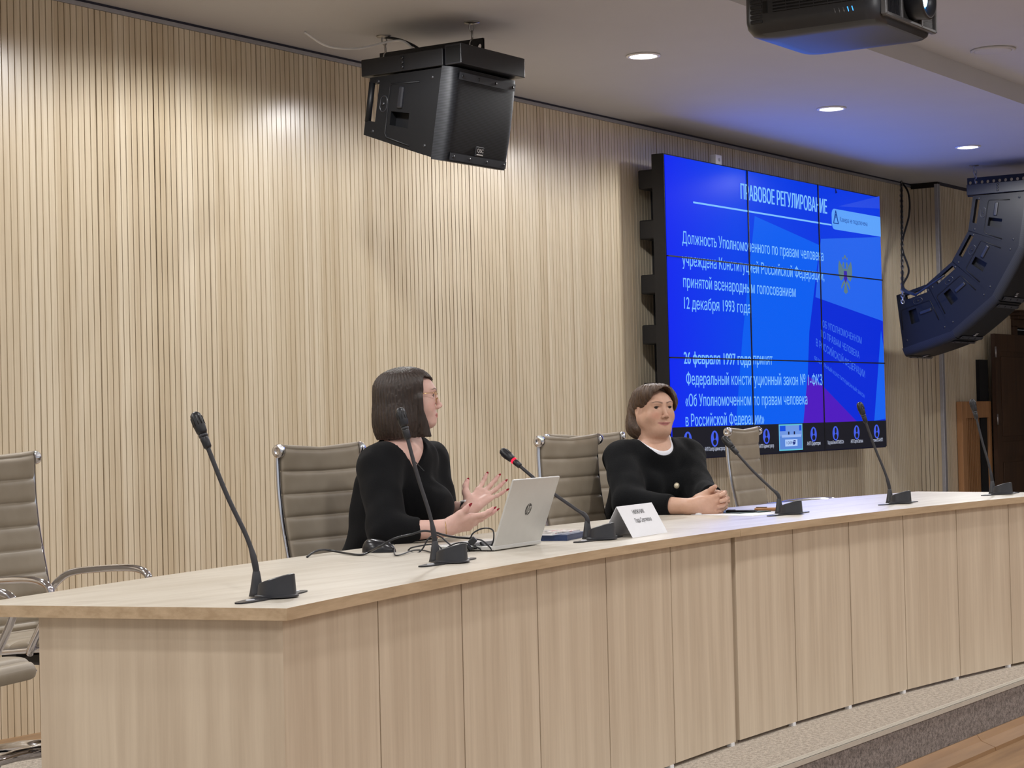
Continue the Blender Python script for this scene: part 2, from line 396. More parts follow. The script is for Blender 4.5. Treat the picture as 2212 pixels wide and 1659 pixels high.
# ------------------------------------------------------------------ the two curved presidium desks
TOP = 0.75
def t_front(x): return 3.178 - (x - 6.25)**2/28 + 0.025*(x - 6.25)
def t_pt(x, off=0.0):
    sl = -(x - 6.25)/14 + 0.025; n = math.sqrt(1 + sl*sl)
    return (x - sl/n*off, t_front(x) + off/n)
def t_tan(x): return math.atan2(-(x - 6.25)/14 + 0.025, 1)
def desk(xa, xb, label, joints, end):
    cx = (xa + xb)/2; t = thing('presidium_desk', label, 'table', (cx, t_front(cx) + 0.4, 0), 0, 'curved presidium desks')
    S = Matrix.Translation((-cx, -(t_front(cx) + 0.4), 0))
    n = 28; xs = [xa + (xb - xa)*i/n for i in range(n+1)]
    mb = MB(); mb.x = S
    poly = [t_pt(x) for x in xs] + [t_pt(x, 0.82) for x in xs[::-1]]
    N = len(poly); mb.add([(p[0], p[1], TOP - 0.027) for p in poly] + [(p[0], p[1], TOP) for p in poly],
           [tuple(range(N))[::-1], tuple(range(N, 2*N))] + [(i, (i+1) % N, N + (i+1) % N, N + i) for i in range(N)])
    mb.m = [0, 0] + [1]*N
    mb.build('tabletop', [MAT['table_top'], MAT['table_edge']], t)
    for k in range(len(joints) - 1):
        a, b = joints[k], joints[k+1]; pa, pb = Vector(t_pt(a, 0.030)), Vector(t_pt(b, 0.030))
        d = (pb - pa).normalized(); nn = Vector((-d.y, d.x)); pa = pa + d*0.005; pb = pb - d*0.001
        q = [pa, pb, pb + nn*0.018, pa + nn*0.018]
        mb = MB(); mb.x = S; mb.prism([(v.x, v.y) for v in q], 0.012, TOP - 0.0275); mb.build('front_panel', MAT['table_panel'], t)
    for a in joints[1:-1]:                               # the batten behind every joint
        c = Vector(t_pt(a, 0.052)); d = Vector((math.cos(t_tan(a)), math.sin(t_tan(a)))); nn = Vector((-d.y, d.x))
        q = [c - d*0.03, c + d*0.03, c + d*0.03 + nn*0.02, c - d*0.03 + nn*0.02]
        mb = MB(); mb.x = S; mb.prism([(v.x, v.y) for v in q], 0.012, TOP - 0.0275); mb.build('support_batten', MAT['table_edge'], t)
    a = joints[-1] if end < 0 else joints[0]; c = Vector(t_pt(a, 0.052)); s = -1 if end < 0 else 1
    mb = MB(); mb.x = S; mb.prism([(c.x + min(0, s*0.03), c.y), (c.x + max(0, s*0.03), c.y), (c.x + max(0, s*0.03), c.y + 0.7), (c.x + min(0, s*0.03), c.y + 0.7)], 0.0, TOP - 0.0275); mb.build('side_panel', MAT['table_panel'], t)
    for a in joints[1:]:
        c = Vector(t_pt(a - 0.03, 0.036)); mb = MB(); mb.x = S; mb.box((c.x - 0.012, c.y - 0.009, 0.0), (c.x + 0.012, c.y + 0.009, 0.012)); mb.build('foot_glide', MAT['white'], t)
    a = joints[0] if end < 0 else joints[-1]; s = 1 if end < 0 else -1
    pa, pb = Vector(t_pt(a, 0.030)), Vector(t_pt(a, 0.655)); d = (pb - pa).normalized(); nn = Vector((d.y, -d.x)) * s
    q = [pa + nn*0.0, pb + nn*0.0, pb + nn*0.020, pa + nn*0.020]
    if s > 0: q = q[::-1]
    mb = MB(); mb.x = S; mb.prism([(v.x, v.y) for v in q], 0.0, TOP - 0.0275); mb.build('end_panel', MAT['table_panel'], t)
    return t
J = [3.39 + (6.235 - 3.39)*k/6 for k in range(7)]
desk(3.354, 6.249, 'left half of the curved pale oak desk, its end panel facing the photographer', J, -1)
J2 = [6.262 + (9.11 - 6.262)*k/6 for k in range(7)]
desk(6.252, 9.15, 'right half of the curved pale oak desk, running on past the seam', J2, 1)

# ------------------------------------------------------------------ gooseneck microphones
MAT['red_ring'] = emit('red_ring_light', (1.0, 0.012, 0.035, 1), 2.6)
MAT['mic_grey'] = plain('dark_grey_mic', srgb(46, 47, 52), 0.42)
MAT['mic_stem'] = plain('gooseneck_rubber', srgb(38, 37, 42), 0.5)
MAT['button'] = plain('pale_button', srgb(205, 208, 214), 0.3)
MICS = [((598, 1291), (505, 1303), (677, 1276), (425, 905), 'gooseneck microphone at the left end of the desk, tallest in the photo', False),
        ((976, 1216), (907, 1229), (1043, 1211), (866, 893), 'gooseneck microphone in front of the woman with glasses, crossing her hair', False),
        ((1300, 1166), (1237, 1178), (1352, 1162), (1090, 978), 'gooseneck microphone with a glowing red ring, leaning behind the laptop', True),
        ((1709, 1111), (1651, 1121), (1748, 1109), (1567, 950), 'gooseneck microphone leaning low beside the clasped hands', False),
        ((1946, 1088), (1896, 1095), (1988, 1086), (1858, 877), 'gooseneck microphone in front of the lower right corner of the video wall', False),
        ((2166, 1068), (2127, 1074), (2195, 1066), (2101, 870), 'gooseneck microphone at the far right end of the desk, before the door', False)]
for (c, l, r, h, lab, lit) in MICS:
    C0 = Vector(at_z(c[0], c[1], TOP)); ang = t_tan(C0.x)
    t = thing('gooseneck_microphone', lab, 'microphone', (C0.x, C0.y, TOP), ang, 'gooseneck microphones on the desk')
    H = Vector(at_d(h[0], h[1], 1.0)) - Vector(CAM)
    sx, sy = 0.0, 0.052                                     # stem sits on the speakers' side
    stem_w = C0 + Vector((-math.sin(ang)*sy, math.cos(ang)*sy, 0))
    k = stem_w.x / H.x; Hw = Vector(CAM) + H*k              # head in the vertical plane of the stem
    dl = Hw - stem_w; Hl = Vector((math.cos(-ang)*dl.x - math.sin(-ang)*dl.y, math.sin(-ang)*dl.x + math.cos(-ang)*dl.y + sy, Hw.z - TOP))
    mb = MB()
    pts = []
    for q in range(40):
        a = 2*PI*q/40; e = 0.165; wd = 0.020 + 0.012*max(0, 1 - abs(math.cos(a))*1.6)
        pts.append((e*math.copysign(abs(math.cos(a))**0.8, math.cos(a)), 0.024*math.copysign(abs(math.sin(a))**0.7, math.sin(a)) + 0.012))
    mb.prism(pts, 0.0, 0.0035); mb.build('base_plate', MAT['black_soft'], t)
    for (bx, by, rx) in ((-0.105, 0.012, 0.016), (0.090, 0.012, 0.012), (0.122, 0.012, 0.012)):
        mb = MB(); mb.lathe([(0, 0.0035), (rx, 0.0035), (rx*0.9, 0.0055), (0, 0.0055)], 20, o=(0, 0, 0))
        mb.v = [(v[0] + bx, v[1]*0.55 + by, v[2]) for v in mb.v]; mb.build('button', MAT['button'], t)
    mb = MB(); n = 40; vs = []; fs = []                     # sloped round housing
    prof = [(0.051, None, 0.0), (0.051, None, 0.004), (0.0455, None, 0.006), (0.0425, 1, 0.0), (0.039, 1, 0.0025)]
    for (rad, top, dz) in prof:
        for q in range(n):
            a = 2*PI*q/n; x, y = rad*math.cos(a), rad*math.sin(a)
            z = dz + 0.003 if top is None else 0.042 - 0.30*y + dz
            vs.append((x, y, z))
    for i in range(len(prof)-1):
        for q in range(n): fs.append((i*n+q, i*n+(q+1) % n, (i+1)*n+(q+1) % n, (i+1)*n+q))
    fs.append([(len(prof)-1)*n+q for q in range(n)]); mb.smooth = True; mb.add(vs, fs)
    mb.build('base_housing', MAT['mic_grey'], t, sharp=40)
    P0 = Vector((0, sy, 0.028))
    mb = MB(); mb.lathe([(0.019, 0.003), (0.0165, 0.012), (0.0125, 0.034), (0.0085, 0.060), (0.0075, 0.062)], 20, o=(0, sy, 0)); mb.build('stem_collar', MAT['mic_grey'], t)
    dv = Hl - P0; A = P0 + Vector((0, 0.002, 0.045)); B = P0 + dv*0.26 + Vector((0, -0.10*dv.y, 0.008)); Cc = P0 + dv*0.55 + Vector((0, -0.03*dv.y, 0.004))
    path = bez([P0, A, B, Cc, Hl], 14)
    L = len(path)
    rs = [0.0078 if i/L < 0.34 else (0.0078 - 0.0022*min(1, (i/L - 0.34)*12)) for i in range(L)]
    mb = MB(); mb.tube(path, rs, 12); mb.build('gooseneck', MAT['mic_stem'], t)
    ax = (path[-1] - path[-4]).normalized(); base = path[-1] - ax*0.078
    R = ax.to_track_quat('Z', 'Y').to_matrix().to_4x4(); X = Matrix.Translation(base) @ R
    mb = MB(); mb.x = X; mb.lathe([(0.0068, 0.0), (0.0095, 0.004), (0.0105, 0.026), (0.0095, 0.030)], 20)
    mb.lathe([(0.0095, 0.036), (0.0130, 0.044), (0.0142, 0.058), (0.0142, 0.080), (0.0125, 0.089), (0.0075, 0.094), (0.0, 0.095)], 24)
    hd = mb.build('mic_head', MAT['black_soft'], t)
    mb = MB(); mb.x = X; mb.lathe([(0.0098, 0.0295), (0.0112, 0.031), (0.0112, 0.036), (0.0098, 0.0365)], 20)
    rg = mb.build('light_ring', MAT['red_ring'] if lit else MAT['mic_grey'], hd)
    if lit: rg['label'] = 'glowing red ring'
    mb = MB(); mb.x = X
    for q in range(10):
        a = 2*PI*q/10; c_, s_ = math.cos(a)*0.0143, math.sin(a)*0.0143
        mb.tube([(c_, s_, 0.060), (c_, s_, 0.081)], 0.0012, 5)
    mb.build('grille_ribs', MAT['black'], hd)

# ------------------------------------------------------------------ ribbed high-back chairs
t_ = NT('taupe_leather'); v_ = t_.coord(); n1 = t_.noise(v_, 260, 3); n2 = t_.noise(v_, 9, 2)
t_.bump(n1, 0.12, 0.001)
MAT['leather'] = t_.set(color=t_.ramp(n2, [(0.3, srgb(143, 132, 115)), (0.7, srgb(156, 145, 128))]), rough=0.47)
def loft(prof, width, thick, seam0, seam, puff, sag=0.0, samples=None):
    """ribbed sling: closed rounded section swept along a (y, z) profile, pinched at every seam"""
    P = bez([(0, p[0], p[1]) for p in prof], 40); S = [0]
    for i in range(1, len(P)): S.append(S[-1] + (P[i] - P[i-1]).length)
    mb = MB(); vs = []; fs = []; n = 28
    for i, p in enumerate(P):
        tg = (P[min(i+1, len(P)-1)] - P[max(i-1, 0)]).normalized(); nr = Vector((0, -tg.z, tg.y))
        ph = ((S[i] - seam0) / seam) % 1.0; pf = (1 - abs(2*ph - 1)**5) if True else 0
        th = thick*0.5*(0.45 + 0.55*pf) ; e = min(S[i], S[-1] - S[i]); th *= min(1.0, 0.35 + e/0.02)
        for k in range(n):
            a = 2*PI*k/n; cx = math.copysign(abs(math.cos(a))**0.28, math.cos(a))*width/2; cz = math.copysign(abs(math.sin(a))**0.55, math.sin(a))*th
            sg = -sag*(1 - (2*cx/width)**2)*(S[i]/S[-1])**6
            q = p + nr*cz; vs.append((cx*(0.988 + 0.012*pf), q.y, q.z + sg))
    for i in range(len(P)-1):
        for k in range(n): fs.append((i*n+k, i*n+(k+1) % n, (i+1)*n+(k+1) % n, (i+1)*n+k))
    fs.append(list(range(n))[::-1]); fs.append([(len(P)-1)*n+k for k in range(n)])
    mb.smooth = True; mb.add(vs, fs); return mb
BACK = [(0.185, 0.475), (0.212, 0.56), (0.238, 0.68), (0.262, 0.80), (0.275, 0.90), (0.280, 1.00), (0.276, 1.082)]
SEAT = [(-0.255, 0.425), (-0.262, 0.452), (-0.235, 0.472), (-0.12, 0.468), (0.02, 0.455), (0.13, 0.452), (0.185, 0.474)]
def make_chair():
    t = thing('ribbed_office_chair', '-', 'chair', (0, 0, 0), 0, 'ribbed taupe office chairs behind the desk')
    loft(BACK, 0.44, 0.036, 0.03, 0.082, 0.01, 0.014).build('backrest', MAT['leather'], t)
    loft(SEAT, 0.46, 0.042, 0.05, 0.085, 0.01).build('seat', MAT['leather'], t)
    for s in (-1, 1):
        mb = MB(); mb.tube(bez([(s*0.228, p[0] + 0.006, p[1]) for p in BACK[:-1]] + [(s*0.228, 0.284, 1.060)], 8), 0.0085, 10); mb.build('side_rail', MAT['chrome'], t)
        mb = MB(); mb.tube(bez([(s*0.236, p[0], p[1] - 0.012) for p in SEAT[1:]], 8), 0.010, 10); mb.build('seat_rail', MAT['chrome'], t)
        mb = MB(); mb.lathe([(0.010, -0.014), (0.023, -0.012), (0.0245, 0.0), (0.0225, 0.007), (0.010, 0.009), (0.008, 0.007), (0.0, 0.007)], 28, 'x')
        mb.v = [(s*v[0] + s*0.232, v[1] + 0.278, v[2] + 1.058) for v in mb.v]
        if s < 0: mb.f = [f[::-1] for f in mb.f]
        mb.build('end_knob', MAT['chrome'], t)
        mb = MB(); mb.tube(bez([(s*0.240, 0.225, 0.600), (s*0.248, 0.200, 0.630), (s*0.25, 0.14, 0.660), (s*0.252, 0.0, 0.674), (s*0.252, -0.13, 0.676), (s*0.25, -0.185, 0.650),
                                (s*0.248, -0.178, 0.59), (s*0.25, -0.11, 0.47), (s*0.240, -0.09, 0.442)], 10), 0.0125, 12); mb.build('armrest', MAT['chrome'], t)
    mb = MB(); mb.box((-0.10, -0.08, 0.385), (0.10, 0.10, 0.435), 0.012); mb.box((-0.235, -0.03, 0.425), (0.235, 0.03, 0.44)); mb.build('tilt_mechanism', MAT['black_soft'], t)
    mb = MB(); mb.lathe([(0.034, 0.085), (0.034, 0.13), (0.027, 0.135), (0.027, 0.27), (0.018, 0.275), (0.018, 0.39)], 24); mb.build('gas_column', MAT['chrome'], t)
    for k in range(5):
        a = 2*PI*k/5 + 0.3; c, s = math.cos(a), math.sin(a)
        mb = MB(); mb.tube([(0.02*c, 0.02*s, 0.105), (0.16*c, 0.16*s, 0.098), (0.30*c, 0.30*s, 0.078)], [0.026, 0.020, 0.014], 12); lg = mb.build('base_leg', MAT['chrome'], t)
        mb = MB()
        for d in (-0.014, 0.014):
            mb.lathe([(0.0, -0.008), (0.024, -0.008), (0.027, 0.0), (0.024, 0.008), (0.0, 0.008)], 20, 'x', o=(d, 0, 0.027))
        mb.v = [(v[0]*-s + v[1]*c + 0.30*c, v[0]*c + v[1]*s + 0.30*s, v[2]) for v in mb.v]
        mb.tube([(0.30*c, 0.30*s, 0.03), (0.30*c, 0.30*s, 0.075)], 0.006, 8); mb.build('caster', MAT['black_soft'], lg)
    return t
def chair_at(px, py, d, rot, back_dx=0.0):
    """chair whose backrest top centre is seen at (px, py) from d metres"""
    P = at_d(px, py, d); c, s = math.cos(rot), math.sin(rot)
    return (P[0] + back_dx - (-s*0.276), P[1] - c*0.276, 0.0), rot
proto = make_chair()
e = at_d(74, 968, 6.95)
R1 = math.radians(6)
spots = [(((e[0] - (0.225*math.cos(R1) - 0.276*math.sin(R1)), e[1] - (0.225*math.sin(R1) + 0.276*math.cos(R1)), 0.0), R1), 'ribbed taupe chair with chrome arms past the left end of the desk'),
         (chair_at(692, 955, 7.2, 0.0), 'ribbed taupe chair the woman with glasses sits on'),
         (chair_at(1230, 940, 8.3, 0.0), 'empty ribbed taupe chair between the two women, right behind the laptop'),
         (chair_at(1262, 932, 9.15, math.radians(-17)), 'ribbed taupe chair of the woman in the black jacket, partly hidden by the empty one'),
         (chair_at(1606, 920, 10.8, math.radians(6)), 'empty ribbed taupe chair in front of the video wall, seen almost edge-on')]
CH = []
for i, ((loc, rot), lab) in enumerate(spots):
    o = proto if i == 0 else copy_tree(proto)
    o.location = loc; o.rotation_euler = (0, 0, rot); o['label'] = lab; CH.append(o)
o = copy_tree(proto); o.location = (CH[0].location.x - 0.86, CH[0].location.y - 0.30, 0); o.rotation_euler = (0, 0, math.radians(14))
o['label'] = 'nearer ribbed taupe chair cut off by the left edge, only its seat corner showing'

# ------------------------------------------------------------------ text helper
_cap = {}
def text_mesh(body, offset=0.0):
    """flat lettering filled strip by strip, so that overlapping strokes never cancel out"""
    cu = bpy.data.curves.new('lettering', 'FONT'); cu.body = body; cu.size = 1.0; cu.resolution_u = 3
    ob = bpy.data.objects.new('lettering', cu); COL.objects.link(ob)
    dg = bpy.context.evaluated_depsgraph_get(); dg.update()
    src = ob.to_curve(dg); sp = []
    for q in src.splines:
        n = len(q.bezier_points) if q.type == 'BEZIER' else len(q.points)
        if q.type == 'BEZIER':
            B = q.bezier_points; pts = []
            for i in range(n):
                p0, h0, h1, p1 = B[i].co, B[i].handle_right, B[(i+1) % n].handle_left, B[(i+1) % n].co
                st = (h0 - p0).length < 1e-6 and (h1 - p1).length < 1e-6
                d = p1 - p0; dev = max(abs((h0 - p0).x*d.y - (h0 - p0).y*d.x), abs((h1 - p0).x*d.y - (h1 - p0).y*d.x))
                m = 1 if st or dev < 1e-6 else 4
                for k in range(m):
                    t = k/m; c = p0*(1-t)**3 + h0*3*t*(1-t)**2 + h1*3*t*t*(1-t) + p1*t**3; pts.append((c.x, c.y))
        else: pts = [(p.co.x, p.co.y) for p in q.points]
        cl = []
        for p in pts:
            if not cl or math.hypot(p[0]-cl[-1][0], p[1]-cl[-1][1]) > 1e-5: cl.append(p)
        if len(cl) > 2 and math.hypot(cl[0][0]-cl[-1][0], cl[0][1]-cl[-1][1]) < 1e-5: cl.pop()
        if len(cl) > 2: sp.append(cl)
    ob.to_curve_clear(); bpy.data.objects.remove(ob); bpy.data.curves.remove(cu)
    E = [(p[i], p[(i+1) % len(p)]) for p in sp for i in range(len(p)) if abs(p[i][1] - p[(i+1) % len(p)][1]) > 1e-7]
    ys = sorted({round(p[1], 5) for q in sp for p in q}); lv = []
    for y0, y1 in zip(ys, ys[1:]):
        m = max(1, int((y1 - y0)/0.03)); lv += [y0 + (y1 - y0)*k/m for k in range(m)]
    lv.append(ys[-1]); V = []; Fc = []
    for y0, y1 in zip(lv, lv[1:]):                          # trapezoids between scan lines, non-zero winding
        ym = (y0 + y1)/2; cr = []
        for (p, q) in E:
            if (p[1] > ym) != (q[1] > ym):
                f = lambda y: p[0] + (q[0] - p[0])*(y - p[1])/(q[1] - p[1])
                cr.append((f(ym), f(y0), f(y1), 1 if q[1] > p[1] else -1))
        cr.sort(); wn = 0; st = None
        for c in cr:
            if wn == 0: st = c
            wn += c[3]
            if wn == 0:
                b0 = len(V); V += [(st[1] - offset, y0), (c[1] + offset, y0), (c[2] + offset, y1), (st[2] - offset, y1)]; Fc.append([b0, b0+1, b0+2, b0+3])
    return V, Fc
def cap_height():
    if 'h' not in _cap:
        V, _ = text_mesh('H'); ys = [v[1] for v in V]; _cap['h'] = max(ys) - min(ys)
    return _cap['h']
def letters(mb, body, origin, right, up, width=None, cap=0.1, offset=0.0, slant=0.0, bottom=None):
    """set a line of text: origin = baseline start, right/up unit vectors, fitted to width"""
    V, Fc = text_mesh(body, offset); x0 = min(v[0] for v in V); x1 = max(v[0] for v in V)
    k = cap / cap_height(); kx = k if width is None else width/(x1 - x0)
    r, u, o = Vector(right), Vector(up), Vector(origin)
    mb.add([tuple(o + r*((v[0] - x0)*kx + slant*v[1]*k) + u*(v[1]*k)) for v in V], Fc)

# ------------------------------------------------------------------ video wall
SY = 6.47; VX0, VX1, VZ0, VZ1 = 11.755, 15.385, 0.860, 2.908
vw = thing('video_wall', 'big three by three video wall showing a blue slide, on the slatted wall', 'screen', ((VX0+VX1)/2, SY, VZ0))
S = Matrix.Translation((-(VX0+VX1)/2, -SY, -VZ0))
def vmb(): m = MB(); m.x = S; return m
mb = vmb(); mb.box((VX0 - 0.006, SY + 0.004, VZ0 - 0.006), (VX1 + 0.006, SY + 0.095, VZ1 + 0.006)); mb.build('casing', MAT['black'], vw)
# the picture: royal blue, darker at the left, brighter in a slanting central band
t_ = NT('slide_blue'); c_ = t_.n('ShaderNodeTexCoord'); sp = t_.n('ShaderNodeSeparateXYZ'); t_.l(c_.outputs['Object'], sp.inputs[0])
mr = t_.n('ShaderNodeMapRange'); t_.l(sp.outputs['X'], mr.inputs[0]); mr.inputs[1].default_value = -1.8; mr.inputs[2].default_value = 0.4
MAT['slide'] = t_.set(color=(0.004, 0.004, 0.006, 1), emit=t_.ramp(mr.outputs[0], [(0.0, srgb(12, 40, 238)), (0.45, srgb(2, 66, 232)), (1.0, srgb(2, 56, 226))]), power=1.0, rough=0.2, spec=0.05)
pw, ph = (VX1 - VX0)/3, (VZ1 - VZ0)/3
for i in range(3):
    for j in range(3):
        mb = vmb(); mb.box((VX0 + i*pw + 0.003, SY - 0.004, VZ0 + j*ph + 0.003), (VX0 + (i+1)*pw - 0.003, SY + 0.003, VZ0 + (j+1)*ph - 0.003))
        mb.build('display_panel', MAT['slide'], vw)
def flat(name, pts, col, lift, power=1.0, label=None):
    """a region of the picture, given as (X, Z) outline on the screen"""
    m = vmb(); yy = SY - 0.004 - lift
    m.add([(p[0], yy, p[1]) for p in pts], [tuple(range(len(pts)))])
    a = sum(pts[i][0]*pts[(i+1) % len(pts)][1] - pts[(i+1) % len(pts)][0]*pts[i][1] for i in range(len(pts)))
    if a < 0: m.f = [f[::-1] for f in m.f]
    o = m.build(name, emit(name + '_picture', col, power), vw); 
    if label: o['label'] = label
    return o
def z2(x, y): p = at_y(1380 + x/3.814, 320 + y/3.814, SY); return (min(p[0], VX1 - 0.004), p[2])
def z3(x, y): p = at_y(1380 + x/3.814, 700 + y/3.814, SY); return (min(p[0], VX1 - 0.004), p[2])
BAR = z3(1000, 828)[1]
flat('light_band', [z2(950, 560), z2(1485, 800), z3(1400, 300), (z3(1350, 800)[0], BAR), (z3(795, 840)[0], BAR), z3(850, 100)], srgb(2, 94, 240), 0.0006)
flat('top_beam', [z2(1640, 480), z2(1985, 398), z2(1985, 500)], srgb(36, 74, 226), 0.0006)
flat('cover_back', [z2(1485, 800), z2(1495, 748), z2(1985, 733), (VX1-0.004, z2(1990, 800)[1]), (VX1-0.004, BAR), (z3(1780, 800)[0], BAR), z3(1500, 500), z3(1385, 470), z3(1400, 60)], srgb(2, 42, 214), 0.0008)
flat('cover_white', [z2(1495, 748), z2(1985, 733), (VX1-0.004, z2(1995, 1425)[1]), z2(1450, 1228)], srgb(34, 100, 236), 0.0010)
flat('purple_wedge', [z3(1385, 430), z3(1500, 500), (z3(1790, 800)[0], BAR), (z3(1350, 800)[0], BAR)], srgb(78, 24, 190), 0.0012)
flat('edge_glow', [z2(1990, 1500), z3(2018, 200), z3(2030, 780), (z3(1935, 800)[0], BAR)], srgb(20, 96, 238), 0.0012)
CT = srgb(124, 190, 255)
MAT['slide_text'] = emit('slide_text_light', CT, 1.0); MAT['cover_text'] = emit('cover_text_light', srgb(66, 116, 232), 1.0)
def line(mb, body, A, B, cap, offset=0.0, slope=False):
    (xa, za), (xb, zb) = A, B; yy = SY - 0.0062
    if not slope: za = zb = (za + zb)/2
    L = math.hypot(xb - xa, zb - za); r = ((xb - xa)/L, 0, (zb - za)/L)
    letters(mb, body, (xa, yy, za), r, (0, 0, 1), L, cap, offset)
def capz(a, b): return abs(a[1] - b[1])
mb = vmb(); h = capz(z2(833, 298), z2(833, 418))
line(mb, 'ПРАВОВОЕ РЕГУЛИРОВАНИЕ', z2(833, 420), z2(1546, 540), h, 0.034); mb.build('slide_title', MAT['slide_text'], vw)
mb = vmb(); a, b = z2(443, 448), z2(1582, 632); zz = (a[1] + b[1])/2; mb.box((a[0], SY - 0.006, zz - 0.006), (b[0], SY - 0.0045, zz + 0.006)); mb.build('title_rule', MAT['slide_text'], vw)
h = capz(z2(365, 692), z2(365, 790))*0.97
for body, A, B, off in (('Должность Уполномоченного по правам человека', z2(352, 790), z2(1515, 925), 0.007),
                   ('учреждена Конституцией Российской Федерации,', z2(352, 972), z2(1522, 1086), 0.007),
                   ('принятой всенародным голосованием', z2(360, 1148), z2(1287, 1225), 0.007),
                   ('12 декабря 1993 года', z2(367, 1325), z2(915, 1358), 0.007),
                   ('26 февраля 1997 года', z3(365, 332), z3(918, 334), 0.028),
                   ('принят', z3(938, 334), z3(1096, 335), 0.007),
                   ('Федеральный конституционный закон № 1-ФКЗ', z3(385, 505), z3(1507, 500), 0.007),
                   ('«Об Уполномоченном по правам человека', z3(378, 680), z3(1383, 660), 0.007),
                   ('в Российской Федерации»', z3(380, 850), z3(1027, 815), 0.007)):
    mb = vmb(); line(mb, body, A, B, h, off); mb.build('slide_text', MAT['slide_text'], vw)
# participants strip over the bottom of the slide
t_ = NT('strip_dark'); MAT['strip'] = t_.set(color=(0.01, 0.01, 0.012, 1), emit=srgb(20, 20, 28), power=1.0, rough=0.3, spec=0.03)
mb = vmb(); mb.box((VX0 + 0.003, SY - 0.0075, VZ0 + 0.003), (VX1 - 0.003, SY - 0.0045, BAR)); mb.build('participant_strip', MAT['strip'], vw)
MAT['avatar'] = emit('avatar_blue', srgb(66, 92, 226), 1.0); MAT['strip_text'] = emit('strip_text_light', srgb(205, 212, 235), 1.0)
def disc(mb, cx, cz, rx, rz, y, n=32): mb.add([(cx + rx*math.cos(2*PI*k/n), y, cz + rz*math.sin(2*PI*k/n)) for k in range(n)], [tuple(range(n))])
zc = (VZ0 + BAR)/2 + 0.02; step = (z3(1952, 900)[0] - z3(617, 970)[0])/7.0
NAMES = ['', 'АНПП Сектор Администратор', '', 'АНПП Администратор', '', 'АНПП Директория', 'Подгузова Елена АНПП-МЕКО-27н', 'АНПП Сергей Светлана', 'Светлана ВО-АНПП']
xs_ = [z3(395, 950)[0], z3(617, 970)[0], None, z3(1043, 945)[0], None, z3(1432, 925)[0], z3(1613, 918)[0], z3(1787, 908)[0], z3(1952, 900)[0]]
for k, x in enumerate(xs_):
    if x is None: continue
    m = vmb(); disc(m, x, zc, 0.056, 0.056, SY - 0.0085); a = m.build('avatar', MAT['avatar'], vw)
    m = vmb(); disc(m, x, zc + 0.021, 0.018, 0.024, SY - 0.0095); disc(m, x, zc - 0.025, 0.028, 0.020, SY - 0.0095); m.build('person_icon', MAT['strip'], a)
    if NAMES[k]:
        m = vmb(); wdt = 0.30 if k in (1, 6) else 0.24; letters(m, NAMES[k], (x - wdt/2, SY - 0.0085, VZ0 + 0.045), (1, 0, 0), (0, 0, 1), wdt, 0.026); m.build('participant_name', MAT['strip_text'], vw)
# shared-room thumbnail with its counter
ta, tb = z3(1143, 840)[0], z3(1337, 840)[0]; tz0, tz1 = VZ0 + 0.015, BAR - 0.004
th = flat('room_thumbnail', [(ta, tz0), (tb, tz0), (tb, tz1), (ta, tz1)], srgb(88, 132, 214), 0.0045)
th_w = tb - ta; th_h = tz1 - tz0
def sub(name, u0, v0, u1, v1, col, lift):
    m = vmb(); yy = SY - 0.0085 - lift
    m.add([(ta + u0*th_w, yy, tz0 + v0*th_h), (ta + u1*th_w, yy, tz0 + v0*th_h), (ta + u1*th_w, yy, tz0 + v1*th_h), (ta + u0*th_w, yy, tz0 + v1*th_h)], [(0, 1, 2, 3)])
    return m.build(name, emit(name + '_picture', col), th)
sub('thumb_wall', 0.03, 0.55, 0.97, 0.97, srgb(112, 150, 224), 0.0006); sub('thumb_screen', 0.04, 0.74, 0.28, 0.96, srgb(20, 80, 220), 0.0010)
sub('thumb_screen', 0.86, 0.74, 0.96, 0.96, srgb(20, 80, 220), 0.0010); sub('thumb_desk', 0.12, 0.50, 0.94, 0.60, srgb(150, 180, 238), 0.0010)
sub('thumb_person', 0.38, 0.60, 0.44, 0.72, srgb(20, 26, 60), 0.0014); sub('thumb_person', 0.62, 0.60, 0.68, 0.72, srgb(20, 26, 60), 0.0014)
sub('counter_badge', 0.25, 0.16, 0.77, 0.42, srgb(176, 204, 250), 0.0014)
m = vmb(); letters(m, '1009', (ta + 0.31*th_w, SY - 0.0105, tz0 + 0.235*th_h), (1, 0, 0), (0, 0, 1), 0.24*th_w, 0.11*th_h)
def ring(m, x0, z0_, x1, z1_, y, wd):
    for (a, b, c, d) in ((x0, z0_, x1, z0_ + wd), (x0, z1_ - wd, x1, z1_), (x0, z0_, x0 + wd, z1_), (x1 - wd, z0_, x1, z1_)): m.add([(a, y, b), (c, y, b), (c, y, d), (a, y, d)], [(0, 1, 2, 3)])
ring(m, ta + 0.60*th_w, tz0 + 0.25*th_h, ta + 0.69*th_w, tz0 + 0.38*th_h, SY - 0.0105, 0.008); ring(m, ta + 0.57*th_w, tz0 + 0.215*th_h, ta + 0.655*th_w, tz0 + 0.32*th_h, SY - 0.0105, 0.008)
m.build('counter_text', emit('counter_ink', srgb(24, 44, 120)), th)
m = vmb(); ring(m, ta, tz0, tb, tz1, SY - 0.0100, 0.010); m.build('highlight_border', emit('border_light', srgb(96, 190, 214)), th)
